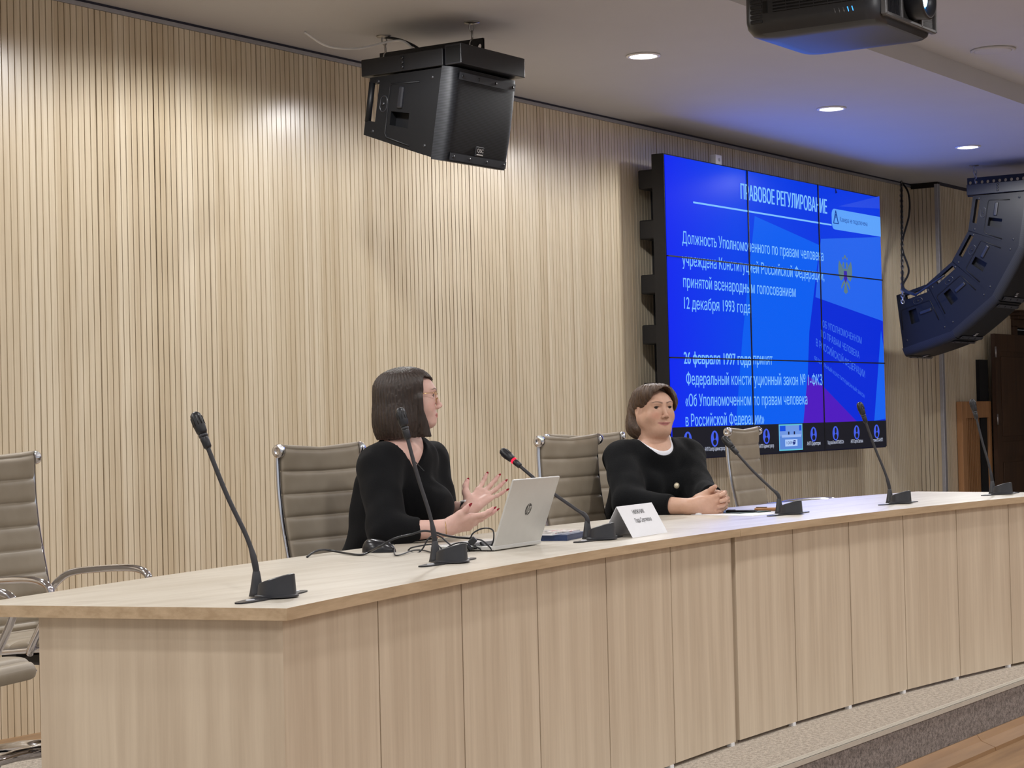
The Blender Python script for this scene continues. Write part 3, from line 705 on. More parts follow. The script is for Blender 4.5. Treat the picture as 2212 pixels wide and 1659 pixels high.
# notification
pa, pb = z2(1580, 497), z2(1985, 668); nx0, nx1 = pa[0], VX1 - 0.004; nz1, nz0 = (z2(1580, 497)[1] + z2(1985, 568)[1])/2, (z2(1590, 668)[1] + z2(1985, 730)[1])/2
rr = 0.05; pts = [(nx1, nz0), (nx1, nz1)] + [(nx0 + rr - rr*math.sin(a), nz1 - rr + rr*math.cos(a)) for a in [0, .4, .8, 1.2, PI/2]] + [(nx0 + rr - rr*math.cos(a), nz0 + rr - rr*math.sin(a)) for a in [0, .4, .8, 1.2, PI/2]]
nt = flat('notification', pts, srgb(92, 162, 250), 0.0030)
m = vmb(); letters(m, 'Камера не подключена', (z2(1650, 605)[0], SY - 0.0080, (z2(1650, 607)[1] + z2(1875, 643)[1])/2), (1, 0, 0), (0, 0, 1), z2(1875, 640)[0] - z2(1650, 600)[0], capz(z2(1655, 572), z2(1655, 610)))
tx, tz = z2(1616, 610); q = 0.045
for (A, B) in (((-q, 0), (q, 0)), ((-q, 0), (0, 0.10)), ((q, 0), (0, 0.10))):
    m.tube([(tx + A[0], SY - 0.0078, tz - 0.01 + A[1]), (tx + B[0], SY - 0.0078, tz - 0.01 + B[1])], 0.004, 6)
m.tube([(tx, SY - 0.0078, tz + 0.030), (tx, SY - 0.0078, tz + 0.062)], 0.004, 6)
m.build('notification_text', emit('notification_ink', srgb(20, 62, 150)), nt)
# small dark cursor at the top right of the slide
m = vmb(); cx_, cz_ = z2(1618, 345); m.add([(cx_ - 0.015, SY - 0.0062, cz_ + 0.02), (cx_ - 0.015, SY - 0.0062, cz_ - 0.03), (cx_ + 0.025, SY - 0.0062, cz_ - 0.02)], [(0, 1, 2)]); m.build('cursor', emit('cursor_ink', srgb(8, 20, 90)), vw)
# the emblem and lettering on the book cover
gx = [z2(1697, 885), z2(1697, 1205)]; ez1, ez0 = gx[0][1], gx[1][1]; ex = (z2(1638, 1040)[0] + z2(1752, 1040)[0])/2; ew = (z2(1752, 1040)[0] - z2(1638, 1040)[0])/2; eh = (ez1 - ez0)
def epoly(m, pts, lift=0.0):
    pts = [(ex + u*ew, SY - 0.0064 - lift, ez0 + v*eh) for (u, v) in pts]
    a = sum(pts[i][0]*pts[(i+1) % len(pts)][2] - pts[(i+1) % len(pts)][0]*pts[i][2] for i in range(len(pts)))
    if a < 0: pts = pts[::-1]
    m.add(pts, [tuple(range(len(pts)))])
m = vmb()
for s in (-1, 1):
    epoly(m, [(s*0.12, .80), (s*0.30, .84), (s*0.34, .78), (s*0.46, .76), (s*0.36, .72), (s*0.20, .66), (s*0.12, .60)])          # neck and head
    epoly(m, [(s*0.16, .62), (s*0.40, .70), (s*0.62, .78), (s*0.85, .86), (s*0.97, .74), (s*1.0, .58), (s*0.92, .44), (s*0.72, .34), (s*0.48, .36), (s*0.22, .44)])   # wing
    epoly(m, [(s*0.18, .36), (s*0.50, .28), (s*0.66, .18), (s*0.56, .12), (s*0.40, .20), (s*0.16, .28)])                          # leg
    epoly(m, [(s*0.24, .88), (s*0.34, .88), (s*0.38, .93), (s*0.29, .96), (s*0.20, .93)])                                          # crown
epoly(m, [(-0.20, .66), (0.20, .66), (0.24, .40), (0.12, .26), (-0.12, .26), (-0.24, .40)])
epoly(m, [(-0.10, .26), (0.10, .26), (0.30, .06), (0.10, .03), (0, 0), (-0.10, .03), (-0.30, .06)]); epoly(m, [(-0.10, .92), (0.10, .92), (0.14, .98), (0, 1.02), (-0.14, .98)])
em = m.build('eagle_emblem', emit('emblem_gold', srgb(92, 122, 132)), vw)
m = vmb(); epoly(m, [(-0.22, .60), (0.22, .60), (0.24, .40), (0, .29), (-0.24, .40)], 0.0006); m.build('emblem_shield', emit('emblem_shield_colour', srgb(56, 34, 168)), em)
for body, A, B, cp in (('ОБ УПОЛНОМОЧЕННОМ', z3(1508, 25), z3(1830, 165), 56), ('ПО ПРАВАМ ЧЕЛОВЕКА', z3(1495, 105), z3(1812, 285), 56), ('В РОССИЙСКОЙ ФЕДЕРАЦИИ', z3(1455, 180), z3(1858, 445), 60), ('ФЕДЕРАЛЬНЫЙ КОНСТИТУЦИОННЫЙ ЗАКОН', z3(1440, 290), z3(1855, 612), 30)):
    m = vmb(); line(m, body, A, B, cp/3.814/300*1.0*1.05, 0.006, True); m.build('cover_text', MAT['cover_text'], vw)
# bezel seams
for i in (1, 2):
    m = vmb(); m.box((VX0 + i*pw - 0.0045, SY - 0.0125, VZ0), (VX0 + i*pw + 0.0045, SY, VZ1)); m.build('bezel_seam', MAT['black'], vw)
    m = vmb(); m.box((VX0, SY - 0.0125, VZ0 + i*ph - 0.0045), (VX1, SY, VZ0 + i*ph + 0.0045)); m.build('bezel_seam', MAT['black'], vw)
for z in (2.70, 2.36, 1.99, 1.65, 1.26):                     # wall brackets showing past the left edge
    m = vmb(); m.box((VX0 + 0.03, SY + 0.10, z - 0.01), (VX0 + 0.30, SY + 0.225, z + 0.12), 0.01); m.build('wall_bracket', MAT['black'], vw)
for x in (VX0 + 0.30, VX1 - 0.40):
    m = vmb(); m.box((x, SY + 0.09, VZ0 + 0.15), (x + 0.10, WY + 0.003, VZ1 - 0.15)); m.build('mount_rail', MAT['black'], vw)
p = at_y(1545, 341, SY + 0.06)
t = thing('small_white_box', 'small pale box standing on the top edge of the video wall', 'sensor', (p[0], SY + 0.05, VZ1 + 0.006))
mb = MB(); mb.box((-0.045, -0.02, 0), (0.045, 0.03, 0.075), 0.006); mb.build('housing', MAT['white'], t)
mb = MB(); mb.lathe([(0.0, -0.003), (0.012, -0.003), (0.012, 0.004), (0, 0.004)], 16, 'y', o=(0, -0.02, 0.04)); mb.build('eye', MAT['ceiling'], t)
# ------------------------------------------------------------------ loudspeakers
t_ = NT('speaker_cabinet'); n_ = t_.noise(t_.coord(), 320, 2); t_.bump(n_, 0.25, 0.001)
MAT['cabinet'] = t_.set(color=srgb(14, 15, 18), rough=0.5, spec=0.3)
t_ = NT('speaker_grille'); c_ = t_.n('ShaderNodeTexCoord'); wv = t_.n('ShaderNodeTexWave', wave_type='BANDS', bands_direction='Z'); wv.inputs['Scale'].default_value = 42
t_.l(c_.outputs['Object'], wv.inputs['Vector'])
MAT['grille'] = t_.set(color=t_.ramp(wv.outputs['Fac'], [(0.25, srgb(17, 18, 21)), (0.75, srgb(42, 45, 51))]), rough=0.5, metal=0.25)
MAT['speaker_trim'] = plain('speaker_trim', srgb(62, 66, 74), 0.4)
HF, HB, DP, HW = 0.472, 0.288, 0.52, 0.292
WEDGE = math.atan2((HF - HB)/2, DP)
def side_pt(u, v):
    """u: 0 front .. 1 back, v: 0 bottom .. 1 top, on the trapezoid side"""
    h = HF + (HB - HF)*u; return (u*DP, (v - 0.5)*h)
def make_speaker(open_grip):
    t = thing('loudspeaker', '-', 'loudspeaker', (0, 0, 0), 0)
    YF = 0.085
    mb = MB()                                            # core, narrower than the side cheeks so that pockets have depth
    u0 = YF/DP; u1 = 0.86
    core = [side_pt(u0, 0.0), side_pt(u1, 0.0), side_pt(u1, 1.0), side_pt(u0, 1.0)]
    mb.prism(core, -HW + 0.05, HW - 0.05, 'x')
    us = [u0, 0.42, 0.48, 0.70, 0.88, 0.95, 1.0]; vs_ = [0.0, 0.16, 0.26, 0.46, 0.90, 1.0]
    holes = {(2, 2), (4, 2), (4, 3)} | ({(5, 2), (5, 3)} if open_grip else set())                      # handle pocket; the grip slot at the rear
    for s in (-1, 1):
        xo, xi = s*HW, s*(HW - 0.05)
        for i in range(len(us)-1):
            for j in range(len(vs_)-1):
                if (i, j) in holes: continue
                q = [side_pt(us[i], vs_[j]), side_pt(us[i+1], vs_[j]), side_pt(us[i+1], vs_[j+1]), side_pt(us[i], vs_[j+1])]
                mb.prism(q, min(xo, xi), max(xo, xi), 'x')
    mb.build('cabinet', MAT['cabinet'], t)
    mb = MB(); n = 22; m = 10; rows = []                  # bulging front grille that wraps round both sides
    def gp(a, b):
        x = (2*a - 1)*HW; bulge = (1 - abs(2*a - 1)**26.0)*0.080; top = (b - 0.5)*2
        y = YF - bulge*(1.0 - 0.10*top*top) ; z = top*0.5*(HF - 0.012)
        return (x, y, z)
    mb.grid(lambda u, b: gp(0.5 + 0.5*math.copysign(1 - (1 - abs(2*u - 1))**2.2, u - 0.5), b), 60, 14)
    for z in (1, -1):
        pts = [gp(0.5 + 0.5*math.copysign(1 - (1 - abs(2*i/40 - 1))**2.2, i - 20), 1.0 if z > 0 else 0.0) for i in range(41)]
        mb.add(pts + [(HW, YF, pts[-1][2]), (-HW, YF, pts[0][2])], [tuple(range(43)) if z > 0 else tuple(range(43))[::-1]])
    mb.build('grille', MAT['grille'], t)
    for z in (0.192, -0.205):                             # screwed strips above and below the mesh
        mb = MB()
        def sp_(a, b):
            p = gp(0.07 + 0.86*a, 0.5); return (p[0], p[1] - 0.0035, z - 0.018 + 0.036*b)
        mb.grid(sp_, 30, 1)
        st = mb.build('mounting_strip', MAT['speaker_trim'], t)
        for a in (0.06, 0.34, 0.64, 0.95):
            p = sp_(a, 0.5); mb = MB(); mb.lathe([(0.0, -0.003), (0.0075, -0.003), (0.0085, 0.002), (0, 0.002)], 16, 'y', o=(p[0], p[1], p[2]))
            mb.build('screw', MAT['black'], st)
    p = gp(0.60, 0.06)
    mb = MB(); mb.box((-0.030, p[1] - 0.008, -0.185), (0.040, p[1] + 0.01, -0.135), 0.003); bd = mb.build('badge', MAT['black'], t)
    mb = MB(); letters(mb, 'QSC', (-0.023, p[1] - 0.0095, -0.163), (1, 0, 0), (0, 0, 1), 0.056, 0.018, 0.02); mb.box((-0.021, p[1] - 0.0095, -0.178), (0.031, p[1] - 0.008, -0.172)); mb.build('badge_lettering', MAT['white'], bd)
    for s in (-1, 1):                                     # raised outline, lever and bolts of each side
        x0 = s*HW
        mb = MB(); fr = [side_pt(0.44, 0.94), side_pt(0.72, 0.92), side_pt(0.72, 0.06), side_pt(0.44, 0.03)]
        fr = [side_pt(0.40, 0.86), side_pt(0.73, 0.86), side_pt(0.745, 0.82), side_pt(0.745, 0.12), side_pt(0.72, 0.07), side_pt(0.44, 0.05)]
        mb.tube([(x0, q[0], q[1]) for q in fr], 0.0045, 8); mb.build('moulded_outline', MAT['cabinet'], t)
        g0, g1 = side_pt(0.985, 0.24), side_pt(0.985, 0.92); mb = MB()
        if open_grip: mb.tube([(x0 - s*0.012, g0[0], g0[1]), (x0 - s*0.012, g1[0], g1[1])], 0.016, 10); mb.build('grip_bar', MAT['cabinet'], t)
        q = side_pt(0.60, 0.66); mb = MB(); mb.box((x0 - 0.012, q[0] - 0.016, q[1] - 0.055), (x0 + 0.012, q[0] + 0.016, q[1] + 0.055), 0.009); mb.build('locking_lever', MAT['black_soft'], t)
        q = side_pt(0.80, 0.56); mb = MB()
        ov = [(0.022*math.cos(2*PI*k/24), 0.040*math.copysign(abs(math.sin(2*PI*k/24))**0.7, math.sin(2*PI*k/24))) for k in range(24)]
        mb.tube([(x0, q[0] + a, q[1] + b) for a, b in ov], 0.004, 8, closed=True); mb.lathe([(0, -0.006), (0.008, -0.006), (0.008, 0.006), (0, 0.006)], 16, 'x', o=(x0, q[0], q[1])); mb.build('rigging_socket', MAT['black_soft'], t)
        for (u, v) in ((0.90, 0.95), (0.90, 0.07), (0.26, 0.93), (0.26, 0.07)):
            q = side_pt(u, v); q = (q[0], q[1]*0.93); mb = MB(); mb.lathe([(0.0, -0.004), (0.006, -0.004), (0.010, 0.0), (0.012, 0.003), (0.0, 0.003)], 18, 'x', o=(x0, q[0], q[1])); mb.build('bolt', MAT['black'], t)
    for s in (-1, 1):
        mb = MB(); mb.x = Matrix.Rotation(WEDGE, 4, 'X'); mb.box((s*0.20 - 0.05, 0.12, -0.238), (s*0.20 + 0.05, 0.36, -0.215), 0.008); mb.build('bottom_foot', MAT['cabinet'], t)
    return t
def place(o, cx, fy, ftz, phi):
    """hang a cabinet by its top front edge (y = fy, z = ftz), pitched by phi"""
    c, s = math.cos(phi), math.sin(phi); y, z = 0.0, HF/2
    o.location = (cx, fy - (y*c - z*s), ftz - (y*s + z*c)); o.rotation_euler = (phi, 0, 0)
spk = make_speaker(True); place(spk, 8.312, 5.56, 2.890, WEDGE)
spk['label'] = 'single black loudspeaker hanging from the ceiling in the upper middle of the photo'; spk['category'] = 'loudspeaker'
AX, fy, fz, phi = 15.586 + HW, 5.215, 2.876, WEDGE
ARR = ['topmost cabinet of the curved loudspeaker array, right under the frame', 'second cabinet from the top of the curved loudspeaker array',
       'third cabinet from the top of the curved loudspeaker array', 'lowest cabinet of the curved loudspeaker array, beside the video wall']
for k in range(4):
    o = make_speaker(False) if k == 0 else copy_tree(arr0)
    if k == 0: arr0 = o; o['category'] = 'loudspeaker'
    place(o, AX, fy, fz, phi); o['label'] = ARR[k]; o['group'] = 'cabinets of the hanging speaker array'
    c, s = math.cos(phi), math.sin(phi); fy, fz = fy + HF*s, fz - HF*c + 0.0; phi += 2*WEDGE + math.radians(1.2)
    fy -= 0.004*math.sin(phi)*0; fz -= 0.003
def chain_links(a, b, link=0.046, r=0.0042):
    A, B = Vector(a), Vector(b); n = max(2, int((B - A).length/(link*0.78))); ax = (B - A).normalized(); u = ax.orthogonal().normalized(); v = ax.cross(u); out = []
    for i in range(n):
        c = A + (B - A)*((i + 0.5)/n); sd = u if i % 2 else v; pts = []
        for k in range(14):
            q = 2*PI*k/14; pts.append(c + ax*(link*0.5*math.cos(q)) + sd*(0.013*math.sin(q)))
        out.append(pts)
    return out, r
def chain(parent, a, b, off):
    L, r = chain_links(a, b); mb = MB(); mb.x = Matrix.Translation(-Vector(off))
    for pts in L: mb.tube(pts, r, 6, closed=True)
    o = mb.build('chain', MAT['steel'], parent); o['kind'] = 'stuff'; return o
def make_frame(X, Y0, Z, label, hooks):
    """flying frame: box beams on three sides and a perforated spine plate"""
    t = thing('rigging_frame', label, 'speaker bracket', (X, Y0, Z), 0)
    for s in (-1, 1):
        mb = MB(); x0 = s*0.265; mb.box((x0 - 0.032, 0.075, 0.002), (x0 + 0.032, 0.58, 0.088), 0.004); sb = mb.build('side_beam', MAT['black'], t)
        for z in (0.022, 0.045, 0.068):
            mb = MB(); mb.lathe([(0, -0.003), (0.008, -0.003), (0.009, 0.002), (0, 0.002)], 14, 'x', o=(x0 - s*-0.036, 0.32, z)); mb.build('bolt', MAT['black_soft'], sb)
    mb = MB(); mb.box((-0.288, -0.03, 0.002), (0.284, 0.07, 0.102), 0.004); fb = mb.build('front_beam', MAT['black_soft'], t)
    mb = MB(); mb.box((-0.2895, -0.02, 0.012), (-0.28, 0.06, 0.092)); mb.build('hollow_shade', MAT['dark_void'], fb)  # dark patch painted for the shade inside the hollow beam
    mb = MB(); mb.box((-0.235, 0.50, 0.004), (0.235, 0.57, 0.085), 0.004); mb.build('rear_beam', MAT['black'], t)
    mb = MB(); cell = 0.05; n = 13; zlo, zhi = 0.02, 0.175; hz = 0.135; hr = 0.0135; x0, x1 = -0.006, 0.006
    for i in range(n):                                   # one perforated square per hole
        y0 = 0.03 + i*cell; cy = y0 + cell/2; m = 16
        outer = []
        for k in range(m):
            a = 2*PI*k/m; d = max(abs(math.cos(a)), abs(math.sin(a))); outer.append((cy + math.cos(a)/d*cell/2, hz + math.sin(a)/d*0.035))
        inner = [(cy + hr*math.cos(2*PI*k/m), hz + hr*math.sin(2*PI*k/m)) for k in range(m)]
        V = [(x, p[0], p[1]) for x in (x0, x1) for p in outer + inner]; F_ = []
        for k in range(m):
            j = (k+1) % m
            F_ += [(k, m+k, m+j, j), (2*m+k, 2*m+j, 3*m+j, 3*m+k), (m+k, 3*m+k, 3*m+j, m+j)]
        mb.add(V, F_)
    mb.box((x0, 0.03, zlo), (x1, 0.03 + n*cell, hz - 0.035)); mb.box((x0, 0.03, hz + 0.0345), (x1, 0.03 + n*cell, hz + 0.040))
    mb.build('spine_plate', MAT['black'], t)
    for (ya, yb) in hooks:
        off = (X, Y0, Z); top = (X, Y0 + yb, CEIL - 0.004)
        chain(t, (X, Y0 + ya, Z + 0.13), top, off)
        mb = MB(); mb.lathe([(0, -0.010), (0.012, -0.010), (0.038, -0.005), (0.040, -0.001), (0, -0.001)], 24, o=(0, yb, CEIL - Z)); mb.build('ceiling_rose', MAT['steel'], t)
    return t
fr = make_frame(8.312, 5.56, 2.897, 'black rigging frame with punched spine over the single hanging loudspeaker', [(0.10, 0.10), (0.64, 0.655)])
mb = MB(); mb.x = Matrix.Translation((-8.312, -5.56, -2.897)); mb.tube(bez([(8.312, 6.215, 3.155), (8.33, 6.12, 3.13), (8.33, 6.02, 3.08), (8.32, 5.96, 3.03)], 8), 0.007, 8); mb.build('feed_cable', MAT['black'], fr)
mb = MB(); mb.x = Matrix.Translation((-8.312, -5.56, -2.897)); mb.tube(bez([(7.95, 6.45, 3.156), (8.05, 6.38, 3.09), (8.2, 6.3, 3.09), (8.31, 6.2, 3.125), (8.32, 6.10, 3.12), (8.32, 6.02, 3.06)], 8), 0.006, 8); mb.build('safety_wire', MAT['white'], fr)
fr2 = make_frame(AX, 5.215, 2.882, 'black rigging frame with a row of punched holes over the curved speaker array', [(0.10, 0.12), (0.60, 0.62)])
b4 = at_d(1950, 655, 16.25); hk = at_z(1947, 387, CEIL)
t = thing('pullback_chain', 'steel chain with black cables running from the ceiling down to the lowest array cabinet', 'chain', tuple(hk))
chain(t, tuple(b4), (hk[0], hk[1], CEIL - 0.02), tuple(hk))
mb = MB(); mb.x = Matrix.Translation(tuple(-hk))
B4 = Vector(b4); HK = Vector(hk)
P = lambda k, dx, dy, dz=0: tuple(HK + (B4 - HK)*k + Vector((dx, dy, dz)))
A4 = Vector(at_d(1985, 632, 16.1)); A3 = Vector(at_d(2040, 595, 15.9))
for w_ in (0.0, 0.035):
    mb.tube(bez([P(0.0, 0, 0, -0.02), P(0.12, w_*2.0, -w_), P(0.30, w_*2.2, -w_), P(0.55, 0.0, 0.0), P(0.75, w_*1.5, -w_), tuple(Vector(at_d(1952, 622, 16.3)) + Vector((0, w_*0.4, 0))), tuple(Vector(at_d(1975, 634, 16.2)) + Vector((0, 0, -w_*0.3))), tuple(A4), tuple(A3)], 8), 0.0085, 8)
mb.build('cable', MAT['black'], t)

# ------------------------------------------------------------------ ceiling projector
MAT['proj_body'] = plain('projector_shell', srgb(33, 34, 39), 0.38)
MAT['proj_front'] = plain('projector_front_frame', srgb(96, 96, 98), 0.36, 0.5)
MAT['lens_glass'] = emit('projector_lens_glow', (0.05, 0.35, 1.0, 1), 2.2, 0.08)
MAT['lens_core'] = emit('projector_lens_core', (0.6, 0.85, 1.0, 1), 5.0, 0.08)
PX0, PX1, PY0, PY1, PZ0, PZ1 = 7.665, 8.275, 3.20, 3.83, 2.745, 3.02
pj = thing('projector', 'large dark grey ceiling projector with a glowing blue lens, cut off by the top edge', 'projector', ((PX0+PX1)/2, (PY0+PY1)/2, PZ0))
S = Matrix.Translation((-(PX0+PX1)/2, -(PY0+PY1)/2, -PZ0))
def pm(): m = MB(); m.x = S; return m
def rrect(x0, x1, y0, y1, r, n=8):
    pts = []
    for (cx, cy, a0) in ((x1-r, y1-r, 0), (x0+r, y1-r, PI/2), (x0+r, y0+r, PI), (x1-r, y0+r, 1.5*PI)):
        for k in range(n+1): a = a0 + PI/2*k/n; pts.append((cx + r*math.cos(a), cy + r*math.sin(a)))
    return pts
mb = pm(); lay = []
for (ins, z) in ((0.085, PZ0), (0.045, PZ0 + 0.004), (0.018, PZ0 + 0.018), (0.004, PZ0 + 0.045), (0.0, PZ0 + 0.075), (0.0, PZ1 - 0.06), (0.012, PZ1 - 0.02), (0.05, PZ1)):
    lay.append([(p[0], p[1], z) for p in rrect(PX0 + ins, PX1 - ins, PY0 + ins*0.25, PY1 - ins*1.3, 0.07)])
N = len(lay[0]); vs = [p for l in lay for p in l]; fs = [(i*N+k, i*N+(k+1) % N, (i+1)*N+(k+1) % N, (i+1)*N+k) for i in range(len(lay)-1) for k in range(N)]
fs += [tuple(range(N))[::-1], tuple(range((len(lay)-1)*N, len(lay)*N))]
mb.smooth = True; mb.add(vs, fs); mb.build('housing', MAT['proj_body'], pj, sharp=35)
mb = pm(); mb.box((PX0 - 0.002, PY0 + 0.10, PZ0 + 0.10), (PX0 + 0.004, PY0 + 0.48, PZ1 - 0.03)); mb.build('side_vent', MAT['dark_void'], pj)
mb = pm()
for k in range(11): mb.box((PX0 - 0.005, PY0 + 0.10, PZ0 + 0.102 + k*0.0135), (PX0 + 0.0, PY0 + 0.48, PZ0 + 0.108 + k*0.0135))
for k in range(7): mb.box((PX0 - 0.004, PY0 + 0.10 + k*0.0633 - 0.002, PZ0 + 0.10), (PX0, PY0 + 0.10 + k*0.0633 + 0.002, PZ1 - 0.03))
mb.build('vent_louvres', MAT['proj_body'], pj)
mb = pm()
for k in range(9): mb.box((PX0 - 0.004, PY1 - 0.10, PZ0 + 0.06 + k*0.021), (PX0 + 0.02, PY1 - 0.045, PZ0 + 0.074 + k*0.021), 0.003)
mb.build('rear_vent', MAT['black'], pj)
mb = pm(); mb.box((PX0 - 0.003, PY0 + 0.505, PZ0 + 0.10), (PX0 + 0.002, PY0 + 0.525, PZ0 + 0.15)); mb.build('latch', MAT['dark_void'], pj)
for k in range(5):
    y = PY0 + 0.20 - k*0.020; mb = pm(); mb.tube([(PX0 + 0.001, y, PZ0 + 0.078), (PX0 + 0.004, y - 0.004, PZ0 + 0.060), (PX0 + 0.010, y - 0.007, PZ0 + 0.045)], 0.0028, 6)
    mb.build('indicator', MAT['lens_glass'] if k > 2 else MAT['proj_front'], pj)
# front: frame of bars, two vents, the lens bay and the mesh panels
FY = PY0
mb = pm(); mb.box((PX0 + 0.055, FY - 0.002, PZ0 + 0.05), (PX1 - 0.03, FY + 0.03, PZ1 - 0.03)); mb.build('front_recess', MAT['dark_void'], pj)
mb = pm(); xs = [PX0 + 0.045, PX0 + 0.215, PX0 + 0.43, PX1 - 0.02]
for x in xs: mb.box((x - 0.010, FY - 0.016, PZ0 + 0.035), (x + 0.010, FY + 0.01, PZ1 - 0.025), 0.005)
for z in (PZ0 + 0.040, PZ1 - 0.03): mb.box((xs[0], FY - 0.015, z - 0.009), (xs[-1], FY + 0.01, z + 0.009), 0.005)
zm = PZ0 + 0.13
mb.box((xs[0], FY - 0.013, zm - 0.007), (xs[1], FY + 0.01, zm + 0.007), 0.004); mb.box((xs[2], FY - 0.013, zm - 0.007), (xs[3], FY + 0.01, zm + 0.007), 0.004)
mb.build('front_frame', MAT['proj_front'], pj)
mb = pm()
for k in range(10): mb.box((xs[0] + 0.02 + k*0.0148, FY - 0.006, PZ0 + 0.05), (xs[0] + 0.026 + k*0.0148, FY, PZ1 - 0.04))
mb.build('front_vent', MAT['black_soft'], pj)
mb = pm()
for k in range(26): mb.box((xs[2] + 0.014 + k*0.0054, FY - 0.006, PZ0 + 0.05), (xs[2] + 0.0165 + k*0.0054, FY, PZ1 - 0.04))
for k in range(26): mb.box((xs[2] + 0.012, FY - 0.0055, PZ0 + 0.052 + k*0.0072), (xs[3] - 0.012, FY, PZ0 + 0.0545 + k*0.0072))
mb.build('mesh_panel', MAT['proj_front'], pj)
lx, lz = (xs[1] + xs[2])/2 + 0.012, PZ0 + 0.135
mb = pm(); mb.lathe([(0.078, 0.03), (0.082, -0.03), (0.088, -0.075), (0.086, -0.085), (0.075, -0.086), (0.062, -0.05), (0.060, -0.04)], 40, 'y', o=(lx, FY, lz)); ln = mb.build('lens_barrel', MAT['black_soft'], pj)
mb = pm(); mb.lathe([(0.0, -0.066), (0.025, -0.064), (0.045, -0.056), (0.062, -0.044), (0.062, -0.035), (0.0, -0.035)], 40, 'y', o=(lx, FY, lz)); mb.build('lens_glass', MAT['lens_glass'], ln)
mb = pm(); mb.lathe([(0.0, -0.072), (0.02, -0.070), (0.034, -0.064), (0.034, -0.055), (0.0, -0.055)], 32, 'y', o=(lx, FY, lz)); mb.build('lens_core', MAT['lens_core'], ln)
mb = pm(); mb.lathe([(0.025, PZ1 - 0.01), (0.025, CEIL2 - 0.02), (0.09, CEIL2 - 0.018), (0.09, CEIL2 - 0.001), (0.0, CEIL2 - 0.001)], 24, o=((PX0+PX1)/2, (PY0+PY1)/2, 0)); mb.build('ceiling_mount', MAT['black'], pj)
l = bpy.data.lights.new('projector_light', 'SPOT'); l.energy = 25; l.spot_size = math.radians(38); l.spot_blend = 0.3; l.color = (0.25, 0.42, 1.0); l.shadow_soft_size = 0.03
lo = bpy.data.objects.new('projector_light', l); COL.objects.link(lo); lo.location = (lx, FY - 0.12, lz); lo.rotation_euler = (math.radians(86), 0, PI)

# ------------------------------------------------------------------ on the desk
MAT['silver'] = plain('laptop_silver', srgb(206, 206, 204), 0.38, 0.35, var=0.02)
MAT['key'] = plain('key_grey', srgb(70, 72, 78), 0.5)
MAT['logo'] = plain('logo_black', srgb(22, 22, 26), 0.3)
H0 = Vector((5.035, 3.392)); HA = math.radians(6)
lp = thing('laptop', 'open silver laptop with a round dark logo, its lid turned to the photographer', 'laptop', (H0.x, H0.y, TOP), HA)
LW, LD = 0.318, 0.226
mb = MB(); mb.box((0, 0.0, 0.003), (LW, LD, 0.016), 0.003); mb.build('base', MAT['silver'], lp)
mb = MB(); mb.box((0.018, 0.035, 0.016), (LW - 0.018, 0.128, 0.0166)); kb = mb.build('keyboard', MAT['dark_void'], lp)
mb = MB()
for r in range(6):
    for c in range(15): mb.box((0.022 + c*0.0183, 0.038 + r*0.0148, 0.0165), (0.022 + c*0.0183 + 0.0155, 0.038 + r*0.0148 + 0.012, 0.0185))
k_ = mb.build('keys', MAT['key'], kb); k_['kind'] = 'stuff'
mb = MB(); mb.box((0.105, 0.145, 0.016), (0.215, 0.215, 0.0164)); mb.build('touchpad', MAT['ceiling'], lp)
mb = MB()
for x in (0.03, 0.27): mb.box((x, 0.02, 0.0), (x + 0.02, 0.03, 0.004)); mb.box((x, LD - 0.03, 0.0), (x + 0.02, LD - 0.02, 0.004))
mb.build('rubber_foot', MAT['black'], lp)
tilt = math.radians(20); LX = Matrix.Translation((0, 0.004, 0.016)) @ Matrix.Rotation(tilt, 4, 'X')
mb = MB(); mb.x = LX; mb.box((0, -0.0035, -0.006), (LW, 0.0035, 0.214), 0.003); ld = mb.build('lid', MAT['silver'], lp)
mb = MB(); mb.x = LX; mb.box((0.006, 0.0036, 0.012), (LW - 0.006, 0.0042, 0.206)); mb.build('screen', MAT['dark_void'], ld)
mb = MB(); mb.x = LX; mb.tube([(0.03, 0.003, -0.002), (LW - 0.03, 0.003, -0.002)], 0.004, 12); mb.build('hinge', MAT['black_soft'], lp)
cx, cz = LW*0.50, 0.112
mb = MB(); mb.x = LX; n = 40; mb.add([(cx + 0.0195*math.cos(2*PI*k/n), -0.0040, cz + 0.0195*math.sin(2*PI*k/n)) for k in range(n)], [tuple(range(n))]); lg = mb.build('logo', MAT['logo'], ld)
mb = MB(); mb.x = LX; yl = -0.0046; sk = 0.30
def bar(a0, a1, b0, b1): mb.add([(cx + a0 + sk*b0, yl, cz + b0), (cx + a1 + sk*b0, yl, cz + b0), (cx + a1 + sk*b1, yl, cz + b1), (cx + a0 + sk*b1, yl, cz + b1)], [(0, 1, 2, 3)])
bar(-0.0125, -0.0095, -0.010, 0.0185); bar(-0.0095, -0.0035, 0.0065, 0.010); bar(-0.0055, -0.0025, -0.010, 0.008)
bar(0.0015, 0.0045, -0.0185, 0.010); bar(0.0045, 0.0105, 0.0065, 0.010); bar(0.0085, 0.0115, -0.010, 0.008); bar(0.0045, 0.0095, -0.010, -0.0065)
mb.build('logo_letters', MAT['silver'], lg)
mb = MB()
for y, wd in ((0.06, 0.012), (0.09, 0.012), (0.12, 0.008)): mb.box((-0.0006, y, 0.0065), (0.002, y + wd, 0.0115))
mb.build('side_port', MAT['black'], lp)

